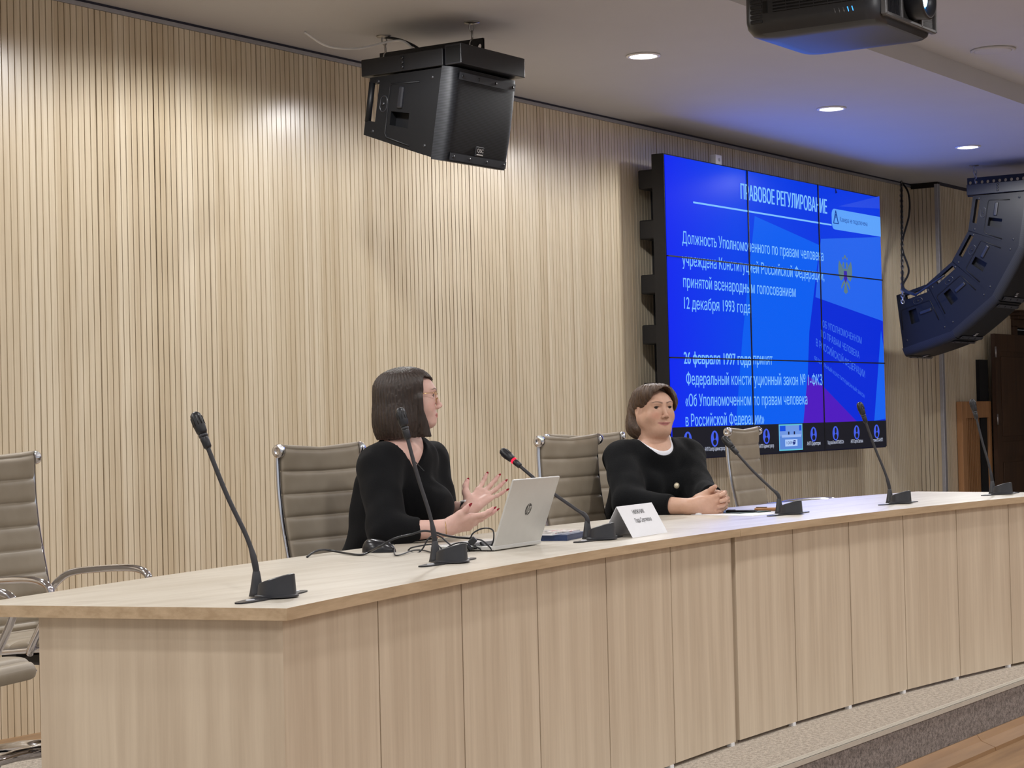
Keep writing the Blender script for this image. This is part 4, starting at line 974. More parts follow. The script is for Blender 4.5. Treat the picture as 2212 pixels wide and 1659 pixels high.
# mouse with its cord
mc = Vector(at_z(819, 1193, TOP)); ma = math.atan2(-0.9, 0.25)
ms = thing('computer_mouse', 'black computer mouse near the back edge of the desk, beside the woman with glasses', 'mouse', (mc.x, mc.y, TOP), ma)
mb = MB()
def mouse_f(u, v):
    a = 2*PI*u; x = 0.054*math.cos(v*PI - PI/2 + 0)*0; th = v*PI/2
    cx = math.cos(a); cy = math.sin(a); r = math.cos(th)**0.55
    X = 0.055*cx*r; Y = 0.031*math.copysign(abs(cy)**0.9, cy)*r*(1 - 0.12*max(0, cx)); Z = 0.038*math.sin(th)*(1.0 - 0.30*(X/0.055)) 
    return (X, Y, max(0.001, Z))
mb.grid(mouse_f, 36, 14); mb.build('shell', plain('mouse_black', srgb(30, 31, 36), 0.25), ms)
mb = MB(); mb.lathe([(0.0, -0.004), (0.009, -0.004), (0.010, 0), (0.009, 0.004), (0, 0.004)], 18, 'y', o=(0.030, 0, 0.0235)); mb.build('scroll_wheel', MAT['key'], ms)
mb = MB(); mb.tube(bez([(0.052, 0.0, 0.0235), (0.03, 0.0, 0.0315), (0.012, 0, 0.0355)], 6), 0.0012, 6); mb.build('button_seam', MAT['dark_void'], ms)
def tz(x, y, h=0.004): return tuple(at_z(x, y, TOP + h))
def zb(x, y): return (640 + x/5.027, 1120 + y/5.027)
def lift(x, y, d): return tuple(at_d(*zb(x, y), d))
mi = (Matrix.Translation(ms.location) @ Matrix.Rotation(ma, 4, 'Z')).inverted()
mb = MB(); mb.x = mi
nose = ms.matrix_basis @ Vector((0.055, 0, 0.010)) if False else (Matrix.Translation(ms.location) @ Matrix.Rotation(ma, 4, 'Z')) @ Vector((0.050, 0, 0.012))
mb.tube(bez([tuple(nose), tz(*zb(1075, 398)), tz(*zb(1160, 385)), tz(*zb(1260, 348), 0.006), tz(*zb(1370, 345)), tz(*zb(1480, 372)), tz(*zb(1590, 390)), tz(*zb(1660, 402)), tz(*zb(1740, 360), 0.008), tz(*zb(1790, 330), 0.012)], 8), 0.0022, 8)
mb.build('cord', MAT['black_soft'], ms)
# thick charger cable, its loops and plug lying by the laptop
o0 = Vector(at_z(1035, 1190, TOP)); dC = float((np.array(o0) - CAM) @ C_F)
cb = thing('power_cable', 'tangled black charger cable with plug, looped on the desk in front of the laptop', 'cable', tuple(o0))
S = Matrix.Translation(-o0)
def cm(): m = MB(); m.x = S; return m
dm = float((np.array(tz(*zb(700, 395))) - CAM) @ C_F)
mb = cm(); mb.tube(bez([tz(*zb(118, 418), 0.003), tz(*zb(180, 372), 0.012), tz(*zb(255, 345), 0.016), tz(*zb(350, 345), 0.012), tz(*zb(500, 371), 0.006), tz(*zb(640, 392)), tz(*zb(720, 392)), tz(*zb(790, 365), 0.008),
    lift(900, 310, dm - 0.03), lift(1000, 250, dm - 0.03), lift(1100, 206, dm - 0.02), lift(1250, 172, dm), lift(1380, 136, dm), lift(1500, 150, dm), lift(1600, 178, dm), lift(1720, 202, dC - 0.05), lift(1890, 216, dC)], 8), 0.0034, 10); mb.build('charger_lead', MAT['black_soft'], cb)
def loop(pts, r=0.0024):
    mb = cm(); mb.tube(bez([lift(x, y, d) for x, y, d in pts], 8), r, 8); mb.build('cable_loop', MAT['black_soft'], cb)
loop([(1890, 216, dC), (1920, 160, dC), (2000, 115, dC), (2080, 105, dC - .01), (2135, 130, dC - .02), (2145, 200, dC - .03), (2130, 270, dC - .03), (2080, 345, dC - .02), (2040, 395, dC)])
loop([(2115, 402, dC - .03), (2040, 360, dC - .02), (1960, 310, dC - .03), (1880, 275, dC - .03), (1800, 262, dC - .03), (1720, 275, dC - .03), (1640, 315, dC - .02), (1600, 355, dC - .02), (1620, 395, dC)])
loop([(1960, 225, dC), (2020, 240, dC - .03), (2080, 290, dC - .04), (2125, 350, dC - .04), (2110, 402, dC - .03), (2040, 420, dC - .02), (1940, 408, dC - .02), (1870, 370, dC - .03), (1800, 310, dC - .03), (1780, 280, dC - .03), (1830, 276, dC - .03), (1800, 310, dC - .04), (1740, 365, dC - .03), (1700, 395, dC)])
loop([(1215, 345, dC + .05), (1300, 378, dC), (1370, 330, dC), (1430, 225, dC), (1500, 178, dC), (1570, 200, dC), (1640, 260, dC - .01), (1720, 320, dC - .02), (1790, 352, dC - .03), (1850, 330, dC - .04)])
loop([(1215, 345, dC + .05), (1250, 318, dC + .04), (1330, 300, dC + .03), (1420, 285, dC + .02), (1510, 282, dC + .01), (1560, 310, dC), (1590, 350, dC - .01), (1650, 405, dC - .02)])
loop([(1850, 290, dC), (1870, 340, dC - .02), (1900, 385, dC - .03), (2000, 412, dC - .03), (2060, 380, dC - .03), (2140, 285, dC - .04)], 0.002)
def brick(a, b, w_, h_, name):
    A, B = Vector(lift(*a)), Vector(lift(*b)); ax = B - A; L = ax.length; R = ax.to_track_quat('X', 'Z').to_matrix().to_4x4()
    mb = cm(); mb.x = S @ Matrix.Translation((A + B)/2) @ R; mb.box((-L/2, -w_/2, -h_/2), (L/2, w_/2, h_/2), 0.004); return mb.build(name, MAT['black_soft'], cb)
brick((1885, 275, dC - .02), (1945, 215, dC - .02), 0.026, 0.020, 'plug'); brick((1865, 330, dC - .02), (1890, 295, dC - .02), 0.022, 0.022, 'plug_strap'); brick((2000, 255, dC - .01), (2075, 340, dC - .02), 0.012, 0.010, 'connector')

# books behind the laptop
MAT['navy'] = plain('navy_cover', srgb(38, 56, 98), 0.42); MAT['red'] = plain('red_cover', srgb(172, 40, 52), 0.45)
def slab(name, label, c, ang, L, W_, z0, h, cover, cat='book', pages=True, group=None, inset=0.004):
    t = thing(name, label, cat, (c[0], c[1], z0), ang, group)
    mb = MB(); mb.box((-L/2, -W_/2, 0), (L/2, W_/2, h*0.14)); mb.box((-L/2, -W_/2, h*0.86), (L/2, W_/2, h)); mb.box((-L/2, -W_/2, h*0.1), (L/2, -W_/2 + 0.003, h*0.9))
    mb.build('cover', cover, t)
    mb = MB(); mb.box((-L/2 + inset, -W_/2 + 0.003, h*0.14), (L/2 - inset, W_/2 - inset, h*0.86)); mb.build('page_block', MAT['navy'] if pages is None else MAT['paper'], t)
    return t
bk = slab('book', 'thick dark blue book lying on the desk between laptop and microphone', (5.622, 3.545), math.radians(14), 0.215, 0.155, TOP, 0.019, MAT['navy'], pages=None, inset=0.001)
mg = thing('magazine', 'thin magazine with white and dark patches lying on the blue book', 'magazine', (5.60, 3.565, TOP + 0.019), math.radians(6))
t_ = NT('magazine_cover'); a_ = t_.noise(t_.coord(), 34, 3); MAT['mag'] = t_.set(color=t_.ramp(a_, [(0.42, srgb(60, 58, 60)), (0.47, srgb(196, 190, 190)), (0.60, srgb(232, 230, 230)), (0.66, srgb(178, 40, 50))]), rough=0.35)
mb = MB(); mb.box((-0.105, -0.074, 0), (0.105, 0.074, 0.005)); mb.build('pages', MAT['paper'], mg)
mb = MB(); mb.box((-0.106, -0.075, 0.005), (0.106, 0.075, 0.0062)); mb.build('cover', MAT['mag'], mg)
rb = slab('book', 'red book lying behind the blue book, only its edge in view', (5.735, 3.665), math.radians(8), 0.16, 0.11, TOP, 0.016, MAT['red'])
# name card
p0, p1, pb = Vector((5.715, 3.300, 0)), Vector((6.014, 3.335, 0)), Vector((5.748, 3.385, 0))
na = math.atan2(p1.y - p0.y, p1.x - p0.x); L = (p1 - p0).length; dep = 0.112; hh = 0.102
nc = thing('name_card', 'white folded tent name card with black lettering on the desk edge', 'name card', (p0.x, p0.y, TOP), na)
thk = 0.0012
def sheet(y0, y1, name):
    mb = MB(); n_ = Vector((0, hh, -(y1 - y0))).normalized()*thk
    A = [(0, y0, 0), (L, y0, 0), (L, y1, hh), (0, y1, hh)]; B = [(a[0], a[1] + n_.y, a[2] + n_.z) for a in A]
    mb.add(A + B, [(0, 1, 2, 3), (7, 6, 5, 4), (0, 4, 5, 1), (1, 5, 6, 2), (2, 6, 7, 3), (3, 7, 4, 0)]); return mb.build(name, MAT['paper'], nc)
ff = sheet(0, dep/2, 'front_face'); sheet(dep, dep/2, 'back_face')
up_ = Vector((0, dep/2, hh)).normalized(); MAT['ink'] = plain('black_ink', srgb(38, 38, 44), 0.6)
mb = MB(); letters(mb, 'НИЖНИК', tuple(Vector((L*0.335, -0.0012, 0)) + up_*0.083), (1, 0, 0), tuple(up_), L*0.33, 0.015, 0.0)
letters(mb, 'Лада Сергеевна', tuple(Vector((L*0.285, -0.0012, 0)) + up_*0.052), (1, 0, 0), tuple(up_), L*0.46, 0.015, 0.0); mb.build('lettering', MAT['ink'], ff)
# papers, pens by the clasped hands
t = thing('paper_sheet', 'white paper sheet lying under the clasped hands', 'paper', (7.17, 3.66, TOP), math.radians(-8))
mb = MB(); mb.box((-0.105, -0.1485, 0.0), (0.105, 0.1485, 0.0015)); mb.build('sheet', MAT['paper'], t)
t = thing('document_folder', 'thin dark green folder beside the white paper sheet', 'folder', (7.30, 3.735, TOP), math.radians(-12))
mb = MB(); mb.box((-0.10, -0.11, 0.0), (0.10, 0.11, 0.004), 0.001); mb.build('cover', plain('green_cover', srgb(26, 58, 44), 0.5), t)
mb = MB(); mb.box((-0.097, -0.107, 0.0008), (0.098, 0.107, 0.0032)); mb.build('sheets', MAT['paper'], t)
def pen(name, label, a, b, r, mat, z):
    A, B = Vector((a[0], a[1], z + r)), Vector((b[0], b[1], z + r)); t = thing(name, label, 'pen', tuple((A + B)/2)); S = Matrix.Translation(-(A + B)/2)
    mb = MB(); mb.x = S; mb.tube([A, A + (B - A)*0.02, A + (B - A)*0.6, A + (B - A)*0.88], [r*0.6, r, r, r], 12); mb.build('barrel', mat, t)
    mb = MB(); mb.x = S; mb.tube([A + (B - A)*0.88, A + (B - A)*0.97, B], [r, r*0.5, r*0.15], 12); mb.build('tip', MAT['black_soft'], t)
    mb = MB(); mb.x = S; mb.tube([A + (B - A)*0.04 + Vector((0, 0, r*1.2)), A + (B - A)*0.30 + Vector((0, 0, r*1.2))], r*0.25, 6); mb.build('clip', MAT['black'], t)
pen('pen', 'black pen lying on the folder beside the clasped hands', (7.222, 3.735), (7.265, 3.61), 0.0045, MAT['black_soft'], TOP + 0.004)
pen('pen', 'thick brown wooden pen lying behind the low leaning microphone', (7.41, 3.70), (7.47, 3.54), 0.007, MAT['mid_wood'], TOP)
er = at_z(1509, 1112, TOP)
t = thing('eraser', 'small white oval eraser on the desk under the wrist', 'eraser', (er[0], er[1], TOP), 0.4)
mb = MB(); mb.lathe([(0.0, 0.0), (0.016, 0.001), (0.019, 0.004), (0.014, 0.007), (0.0, 0.008)], 24); mb.v = [(v[0]*1.1, v[1]*0.7, v[2]) for v in mb.v]; mb.build('body', MAT['white'], t)
# ------------------------------------------------------------------ people: bodies grown as one continuous surface
def axis_pts(lo, hi, coarse, zones):
    out = [lo]
    while out[-1] < hi:
        st = coarse
        for (a, b, f) in zones:
            if a - 0.5*coarse <= out[-1] <= b: st = min(st, f)
        out.append(out[-1] + st)
    return np.array(out, np.float32)
class Field:
    """signed-distance field on a rectilinear grid, blended shape by shape, turned into a mesh with surface nets"""
    def __init__(s, lo, hi, coarse, zones=((), (), ())):
        s.ax = [axis_pts(lo[i], hi[i], coarse, zones[i]) for i in range(3)]
        s.phi = np.full([len(a) for a in s.ax], 1.0, np.float32)
    def _win(s, lo, hi, pad):
        sl = []
        for i in range(3):
            a = int(np.searchsorted(s.ax[i], lo[i] - pad)); b = int(np.searchsorted(s.ax[i], hi[i] + pad))
            sl.append(slice(max(0, a - 1), min(len(s.ax[i]), b + 1)))
        return tuple(sl)
    def _apply(s, lo, hi, k, fn, mode):
        w_ = s._win(lo, hi, 0.02 + 1.5*k)
        if any(q.stop - q.start < 1 for q in w_): return
        X = s.ax[0][w_[0]][:, None, None]; Y = s.ax[1][w_[1]][None, :, None]; Z = s.ax[2][w_[2]][None, None, :]
        d = fn(X, Y, Z).astype(np.float32); p = s.phi[w_]
        if mode == 'add':
            h = np.maximum(k - np.abs(p - d), 0)/max(k, 1e-6); s.phi[w_] = np.minimum(p, d) - h*h*k*0.25
        elif mode == 'sub':
            d = -d; h = np.maximum(k - np.abs(p - d), 0)/max(k, 1e-6); s.phi[w_] = np.maximum(p, d) + h*h*k*0.25
    def cone(s, a, b, r1, r2, k=0.02, mode='add', flat=None):
        a, b = np.array(a, float), np.array(b, float); ba = b - a; l2 = max(1e-9, float(ba @ ba)); R_ = max(r1, r2)
        lo, hi = np.minimum(a, b) - R_, np.maximum(a, b) + R_
        def fn(X, Y, Z):
            px, py, pz = X - a[0], Y - a[1], Z - a[2]
            h = np.clip((px*ba[0] + py*ba[1] + pz*ba[2])/l2, 0, 1)
            dx, dy, dz = px - ba[0]*h, py - ba[1]*h, pz - ba[2]*h
            return np.sqrt(dx*dx + dy*dy + dz*dz) - (r1 + (r2 - r1)*h)
        s._apply(lo, hi, k, fn, mode)
    def ell(s, c, r, k=0.02, B=None, mode='add'):
        c = np.array(c, float); r = np.array(r, float); B = np.eye(3) if B is None else np.array(B, float); R_ = float(max(r))
        def fn(X, Y, Z):
            px, py, pz = X - c[0], Y - c[1], Z - c[2]; k0 = 0; k1 = 0
            for i in range(3):
                q = (px*B[0][i] + py*B[1][i] + pz*B[2][i])/r[i]; k0 = k0 + q*q; k1 = k1 + (q/r[i])**2
            k0 = np.sqrt(k0); return k0*(k0 - 1)/np.maximum(np.sqrt(k1), 1e-6)
        s._apply(c - R_, c + R_, k, fn, mode)
    def half(s, p, n, k=0.0, lo=None, hi=None):
        """cut away everything on the +n side of the plane through p, inside a box"""
        p = np.array(p, float); n = np.array(n, float)/np.linalg.norm(n)
        lo = [a[0] for a in s.ax] if lo is None else lo; hi = [a[-1] for a in s.ax] if hi is None else hi
        w_ = s._win(lo, hi, 0); X = s.ax[0][w_[0]][:, None, None]; Y = s.ax[1][w_[1]][None, :, None]; Z = s.ax[2][w_[2]][None, None, :]
        d = (X - p[0])*n[0] + (Y - p[1])*n[1] + (Z - p[2])*n[2]; q = s.phi[w_]
        kk = max(k, 1e-6); h = np.maximum(kk - np.abs(q - d), 0)/kk; s.phi[w_] = np.maximum(q, d) + h*h*kk*0.25
    def grid(s): return s.ax[0][:, None, None], s.ax[1][None, :, None], s.ax[2][None, None, :]
    def mesh(s):
        phi = s.phi; ins = phi < 0; n = phi.shape
        cnt = np.zeros([d-1 for d in n], np.int8)
        for i in (0, 1):
            for j in (0, 1):
                for k in (0, 1): cnt += ins[i:n[0]-1+i, j:n[1]-1+j, k:n[2]-1+k]
        act = (cnt > 0) & (cnt < 8); I, J, K = np.nonzero(act); idx = np.full(act.shape, -1, np.int32); idx[I, J, K] = np.arange(len(I))
        acc = np.zeros((len(I), 3)); num = np.zeros(len(I)); cor = [(i, j, k) for i in (0, 1) for j in (0, 1) for k in (0, 1)]
        for a in cor:
            for d in range(3):
                if a[d]: continue
                b = list(a); b[d] = 1
                va = phi[I+a[0], J+a[1], K+a[2]].astype(float); vb = phi[I+b[0], J+b[1], K+b[2]].astype(float); m = (va < 0) != (vb < 0)
                t = np.where(m, va/np.where(m, va - vb, 1), 0)
                P = [s.ax[0][I+a[0]].astype(float), s.ax[1][J+a[1]].astype(float), s.ax[2][K+a[2]].astype(float)]; Q = [s.ax[0][I+b[0]], s.ax[1][J+b[1]], s.ax[2][K+b[2]]]
                for e in range(3): acc[:, e] += np.where(m, P[e] + (Q[e] - P[e])*t, 0)
                num += m
        V = acc/num[:, None]; F_ = []
        for d in range(3):
            sa = [slice(None)]*3; sb = [slice(None)]*3; sa[d] = slice(0, n[d]-1); sb[d] = slice(1, n[d])
            A, B_ = ins[tuple(sa)], ins[tuple(sb)]; ch = A != B_; e, f = [q for q in range(3) if q != d]
            G = np.array(np.nonzero(ch)); ok = (G[e] > 0) & (G[f] > 0) & (G[e] < n[e]-1) & (G[f] < n[f]-1); G = G[:, ok]
            def c(de, df):
                q = G.copy(); q[e] -= de; q[f] -= df; return idx[q[0], q[1], q[2]]
            quad = np.stack([c(1, 1), c(0, 1), c(0, 0), c(1, 0)], 1); fl = A[G[0], G[1], G[2]]
            if d == 1: fl = ~fl
            quad[~fl] = quad[~fl][:, ::-1]; F_.append(quad)
        return V, np.concatenate(F_)
def np_mesh(name, V, Fq, mat, parent, off, tint=None):
    me = bpy.data.meshes.new(name); V = V - np.array(off); nv, nf = len(V), len(Fq)
    me.vertices.add(nv); me.vertices.foreach_set('co', V.astype(np.float32).ravel())
    me.loops.add(nf*4); me.loops.foreach_set('vertex_index', Fq.astype(np.int32).ravel())
    me.polygons.add(nf); me.polygons.foreach_set('loop_start', np.arange(0, nf*4, 4, dtype=np.int32)); me.polygons.foreach_set('loop_total', np.full(nf, 4, np.int32))
    me.polygons.foreach_set('use_smooth', np.ones(nf, bool)); me.update(calc_edges=True); me.validate()
    if tint is not None:
        at = me.color_attributes.new('tint', 'FLOAT_COLOR', 'POINT'); at.data.foreach_set('color', np.concatenate([tint, np.ones((nv, 1))], 1).astype(np.float32).ravel())
    for m in (mat if isinstance(mat, list) else [mat]): me.materials.append(m)
    o = bpy.data.objects.new(name, me); COL.objects.link(o); o.parent = parent; return o
def union(F, G, k):
    h = np.maximum(k - np.abs(F.phi - G.phi), 0)/k; F.phi = (np.minimum(F.phi, G.phi) - h*h*k*0.25).astype(np.float32)
def sleeve(F, pts, rad, cut_t, k):
    """one sleeve along shoulder, elbow, wrist, ended square at cut_t of the forearm"""
    G = Field.__new__(Field); G.ax = F.ax; G.phi = np.full(F.phi.shape, 1.0, np.float32)
    cu = pts[1] + (pts[2] - pts[1])*cut_t; G.cone(pts[0], pts[1], rad[0], rad[1], 0.04); G.cone(pts[1], cu, rad[2], rad[3], 0.03)
    d = nrm(pts[2] - pts[1]); G.half(cu - d*0.004, d, 0.004, cu - 0.10, cu + 0.10); union(F, G, k)
def nrm(v): v = np.array(v, float); return v/np.linalg.norm(v)
class Frame:
    def __init__(s, O, B, k=1.0): s.O = np.array(O, float); s.B = np.array(B, float).T; s.k = k     # B rows given: x, y, z axes
    def p(s, x, y, z): return s.O + s.B @ (np.array([x, y, z])*s.k)
    def v(s, x, y, z): return s.B @ np.array([x, y, z], float)
def skin_mat(name, rough=0.5):
    t = NT(name); a = t.n('ShaderNodeVertexColor'); a.layer_name = 'tint'; n_ = t.noise(t.coord(), 90, 3)
    t.bump(t.noise(t.coord(), 500, 2), 0.06, 0.0006)
    c = t.mix(0.25, a.outputs[0], t.ramp(n_, [(0.35, (0.86, 0.80, 0.78, 1)), (0.65, (1, 1, 1, 1))]), 'MULTIPLY')
    t.b.inputs['Subsurface Weight'].default_value = 0.12; t.b.inputs['Subsurface Radius'].default_value = (0.012, 0.005, 0.003)
    return t.set(color=c, rough=rough, spec=0.4)
def hair_mat(name, lo, hi, B, stretch=(70, 70, 3.0)):
    t = NT(name); c = t.n('ShaderNodeTexCoord'); m = t.n('ShaderNodeMapping'); m.inputs['Scale'].default_value = stretch; t.l(c.outputs['Object'], m.inputs[0])
    n_ = t.noise(m.outputs[0], 2.0, 5, 0.7); n2 = t.noise(m.outputs[0], 6.5, 3, 0.6)
    col = t.mix(0.45, t.ramp(n_, [(0.32, lo), (0.68, hi)]), t.ramp(n2, [(0.35, lo), (0.65, hi)])); t.bump(n2, 0.5, 0.003)
    t.b.inputs['Anisotropic'].default_value = 0.5
    return t.set(color=col, rough=0.40, spec=0.45)
def cloth(name, c, scale=420, bump=0.4, rough=0.9, sheen=0.25):
    t = NT(name); n_ = t.noise(t.coord(), scale, 3, 0.7); t.bump(n_, bump, 0.002)
    d = tuple(x*0.7 for x in c[:3]) + (1,); e = tuple(min(1, x*1.4) for x in c[:3]) + (1,)
    return t.set(color=t.ramp(n_, [(0.35, d), (0.65, e)]), rough=rough, spec=0.2, sheen=sheen)
def head(F, H, full=0.0):
    """skull, face and ears in the head frame (x: to the person's left, y: forward, z: up)"""
    k = H.k
    E = lambda c, r, kk=0.02, mode='add': F.ell(H.p(*c), np.array(r)*k, kk*k, H.B, mode)
    C = lambda a, b, r1, r2, kk=0.015, mode='add': F.cone(H.p(*a), H.p(*b), r1*k, r2*k, kk*k, mode)
    E((0, -0.018, 0.020), (0.073, 0.088, 0.076)); E((0, 0.028, -0.022), (0.062 + full*0.004, 0.060, 0.078), 0.03)
    E((0, 0.048, 0.022), (0.056, 0.040, 0.043), 0.03)
    for s in (-1, 1):
        C((s*0.056, -0.006, -0.045), (s*0.024, 0.058, -0.092), 0.020 + full*0.008, 0.017 + full*0.004, 0.03)
        E((s*0.036, 0.052, -0.036), (0.027 + full*0.004, 0.028, 0.030), 0.025)
        E((s*0.033, 0.096, 0.004), (0.019, 0.016, 0.013), 0.016, 'sub')
        C((s*0.021, 0.0815, 0.0080), (s*0.044, 0.0765, 0.0070), 0.0036, 0.0034, 0.008); C((s*0.022, 0.080, -0.0085), (s*0.043, 0.0755, -0.0075), 0.0038, 0.0034, 0.008)   # lids
        C((s*0.014, 0.087, 0.021), (s*0.045, 0.074, 0.022), 0.008, 0.007, 0.012)
        E((s*0.0775, -0.010, -0.006), (0.0105, 0.020, 0.033), 0.008); E((s*0.0885, -0.006, -0.002), (0.0065, 0.011, 0.019), 0.004, 'sub'); E((s*0.076, 0.000, -0.034), (0.007, 0.009, 0.011), 0.006)
        E((s*0.0115, 0.098, -0.0415), (0.0078, 0.0095, 0.0072), 0.006)
    E((0, 0.062, -0.094), (0.024, 0.022, 0.019), 0.022)
    C((0, 0.084, 0.014), (0, 0.104, -0.032), 0.0070, 0.0082, 0.012); E((0, 0.1075, -0.0365), (0.0088, 0.0080, 0.0078), 0.006)
    E((0, 0.069, -0.068), (0.032, 0.020, 0.024), 0.02); E((0, 0.068, -0.094), (0.020, 0.016, 0.014), 0.018)
    for s in (-1, 1): E((s*0.0062, 0.106, -0.0475), (0.0038, 0.0050, 0.0034), 0.003, 'sub')
    for s in (-1, 1):
        C((0, 0.0895, -0.0655), (s*(0.024 + full*0.004), 0.0775, -0.0700 + full*0.0025), 0.0050, 0.0026, 0.006); C((0, 0.0880, -0.0760), (s*(0.021 + full*0.004), 0.0775, -0.0720 + full*0.002), 0.0058, 0.0028, 0.006)
    if full: E((0, 0.030, -0.108), (0.046, 0.042, 0.022), 0.03)
def head_tint(V, H, base, lips, brow, blush, lid, wide=0.0):
    L = ((V - H.O) @ H.B)/H.k; T = np.tile(np.array(base[:3]), (len(V), 1))
    def blot(c, r, col, amt, soft=0.5):
        q = np.sqrt(sum(((L[:, i] - c[i])/r[i])**2 for i in range(3))); a = np.clip((1 - q)/soft, 0, 1)[:, None]*amt
        T[:] = T*(1 - a) + np.array(col[:3])*a
    for s in (-1, 1):
        blot((s*0.040, 0.07, -0.035), (0.030, 0.05, 0.026), blush, 0.55, 0.9)
        for u in (0.0, 0.14, 0.28, 0.43, 0.57, 0.71, 0.86, 1.0):
            blot((s*(0.013 + 0.037*u), 0.090 - 0.016*u*u, 0.0205 + 0.007*math.sin(u*2.4) - 0.002*u), (0.0065, 0.024, 0.0042 - 0.0014*u), brow, 0.8, 0.6)
        blot((s*0.033, 0.082, 0.0052), (0.0155, 0.014, 0.0028), lid, 0.95, 0.5); blot((s*0.033, 0.082, -0.0062), (0.012, 0.014, 0.0018), lid, 0.45, 0.6)
        blot((s*0.0062, 0.106, -0.0475), (0.0045, 0.0055, 0.004), (0.18, 0.06, 0.05), 0.7, 0.6)
    blot((0, 0.108, -0.037), (0.02, 0.02, 0.014), blush, 0.3, 0.9)
    for i in range(-6, 7):
        u = i/6; wq = 0.0250*u*(1 + 0.20*wide); yy = 0.089 - 0.011*u*u; zc_ = -0.0705 + 0.0035*wide*u*u; h_ = 1 - 0.75*u*u
        blot((wq*0.92, yy, zc_ + 0.0032*h_), (0.0070, 0.020, 0.0016 + 0.0036*h_), lips, 0.55, 0.45); blot((wq*0.85, yy, zc_ - 0.0042*h_), (0.0070, 0.020, 0.0016 + 0.0050*h_), lips, 0.55, 0.45)
    for i in range(-8, 9):
        u = i/8; blot((0.0250*u*(1 + 0.22*wide), 0.089 - 0.011*u*u, -0.0705 + 0.0038*wide*u*u), (0.0050, 0.020, 0.0013), (lips[0]*0.25, lips[1]*0.2, lips[2]*0.2), 0.6, 0.8)
    return T
def eyes(H, parent, off, iris):
    for s in (-1, 1):
        mb = MB(); mb.x = Matrix.Translation(-Vector(off)); c = H.p(s*0.0325, 0.0705, 0.0); r = 0.0128*H.k; vs = []; fs = []; n = 20; m = 12
        for j in range(m+1):
            for i in range(n): a, b = 2*PI*i/n, PI*j/m; vs.append(tuple(c + H.v(math.sin(b)*math.cos(a), math.cos(b), math.sin(b)*math.sin(a)*0.68)*r))
        for j in range(m):
            for i in range(n): fs.append((j*n+i, j*n+(i+1) % n, (j+1)*n+(i+1) % n, (j+1)*n+i))
        mb.smooth = True; mb.add(vs, fs); mb.m = [1 if k // n < 5 else 0 for k in range(len(mb.f))]
        mb.build('eye', [MAT['eye_white'], iris], parent)
        mb = MB(); mb.x = Matrix.Translation(-Vector(off))
        mb.tube(bez([tuple(H.p(s*(0.0325 + 0.0135*u), 0.0835 - 0.0065*u*u - 0.0015*u, 0.0058 - 0.0050*u*u)) for u in (-1, -0.5, 0, 0.5, 1.15)], 5), 0.0018*H.k, 6); mb.build('eyelashes', MAT['lash'], parent)
def hand(F, W_, D, P, right, sc, fingers, thumb, kk=0.006):
    """palm, five fingers; D distal, P palmar; fingers: four (spread, mcp, pip, dip) in degrees; thumb: three points in hand coordinates. Returns fingertips"""
    D = nrm(D); P = nrm(np.array(P) - D*float(np.dot(P, D))); R_ = np.cross(D, P) if right else np.cross(P, D)
    q = lambda x, y, z: np.array(W_) + (D*x + P*y + R_*z)*sc
    mcp = [(0.086, 0.0, 0.029), (0.090, -0.002, 0.0095), (0.085, -0.001, -0.0095), (0.076, 0.001, -0.0275)]
    ln = [(0.041, 0.024, 0.019), (0.045, 0.028, 0.020), (0.041, 0.026, 0.020), (0.032, 0.019, 0.017)]; rd = [0.0088, 0.0090, 0.0085, 0.0074]
    F.cone(q(-0.02, 0, 0), q(0.02, 0, 0), 0.0235*sc, 0.024*sc, 0.02)
    for i in range(4): F.cone(q(0.012, 0, 0.014 - 0.0095*i), q(*mcp[i]), 0.0155*sc, 0.0112*sc, 0.012)
    F.cone(q(0.02, 0.008, -0.018), q(0.066, 0.006, -0.022), 0.014*sc, 0.011*sc, 0.012)
    tips = []
    for i in range(4):
        sp, a1, a2, a3 = [math.radians(x) for x in fingers[i]]; p = q(*mcp[i]); ang = 0
        dd = D*math.cos(sp) + R_*math.sin(sp); r = rd[i]*sc
        for j, a in enumerate((a1, a2, a3)):
            ang += a; dr = dd*math.cos(ang) + P*math.sin(ang); e = p + dr*ln[i][j]*sc
            F.cone(p, e, r*(1 - 0.08*j), r*(0.92 - 0.08*j), kk if j else 0.010); p = e
        tips.append((p, dr, dd*(-math.sin(ang)) + P*math.cos(ang), r*0.78))
    t0, t1, t2, t3 = [q(*x) for x in thumb]
    F.cone(t0, t1, 0.0175*sc, 0.0135*sc, 0.016); F.cone(t1, t2, 0.0112*sc, 0.0102*sc, 0.008); F.cone(t2, t3, 0.0102*sc, 0.0082*sc, 0.006)
    dr = nrm(t3 - t2); up = nrm(np.cross(R_ if abs(np.dot(R_, dr)) < 0.9 else D, dr)); tips.append((t3, dr, nrm(P - dr*float(np.dot(P, dr))), 0.0082*sc))
    return tips
def nails(tips, parent, off, mat, long=0.004):
    for (p, dr, pal, r) in tips:
        side = np.cross(dr, pal); mb = MB(); mb.x = Matrix.Translation(-Vector(off)); c = p + dr*(r*0.35 + long*0.5) - pal*r*0.72; vs = []; fs = []; n = 14; m = 6
        for j in range(m+1):
            for i in range(n):
                a, b = 2*PI*i/n, PI*j/m; vs.append(tuple(c + side*(r*0.72*math.sin(b)*math.cos(a)) + dr*((r*0.85 + long)*math.sin(b)*math.sin(a)) - pal*(r*0.28*math.cos(b) - 0.25*r*(math.sin(b)*math.cos(a))**2)))
        for j in range(m):
            for i in range(n): fs.append((j*n+i, j*n+(i+1) % n, (j+1)*n+(i+1) % n, (j+1)*n+i))
        mb.smooth = True; mb.add(vs, fs); mb.build('fingernail', mat, parent)
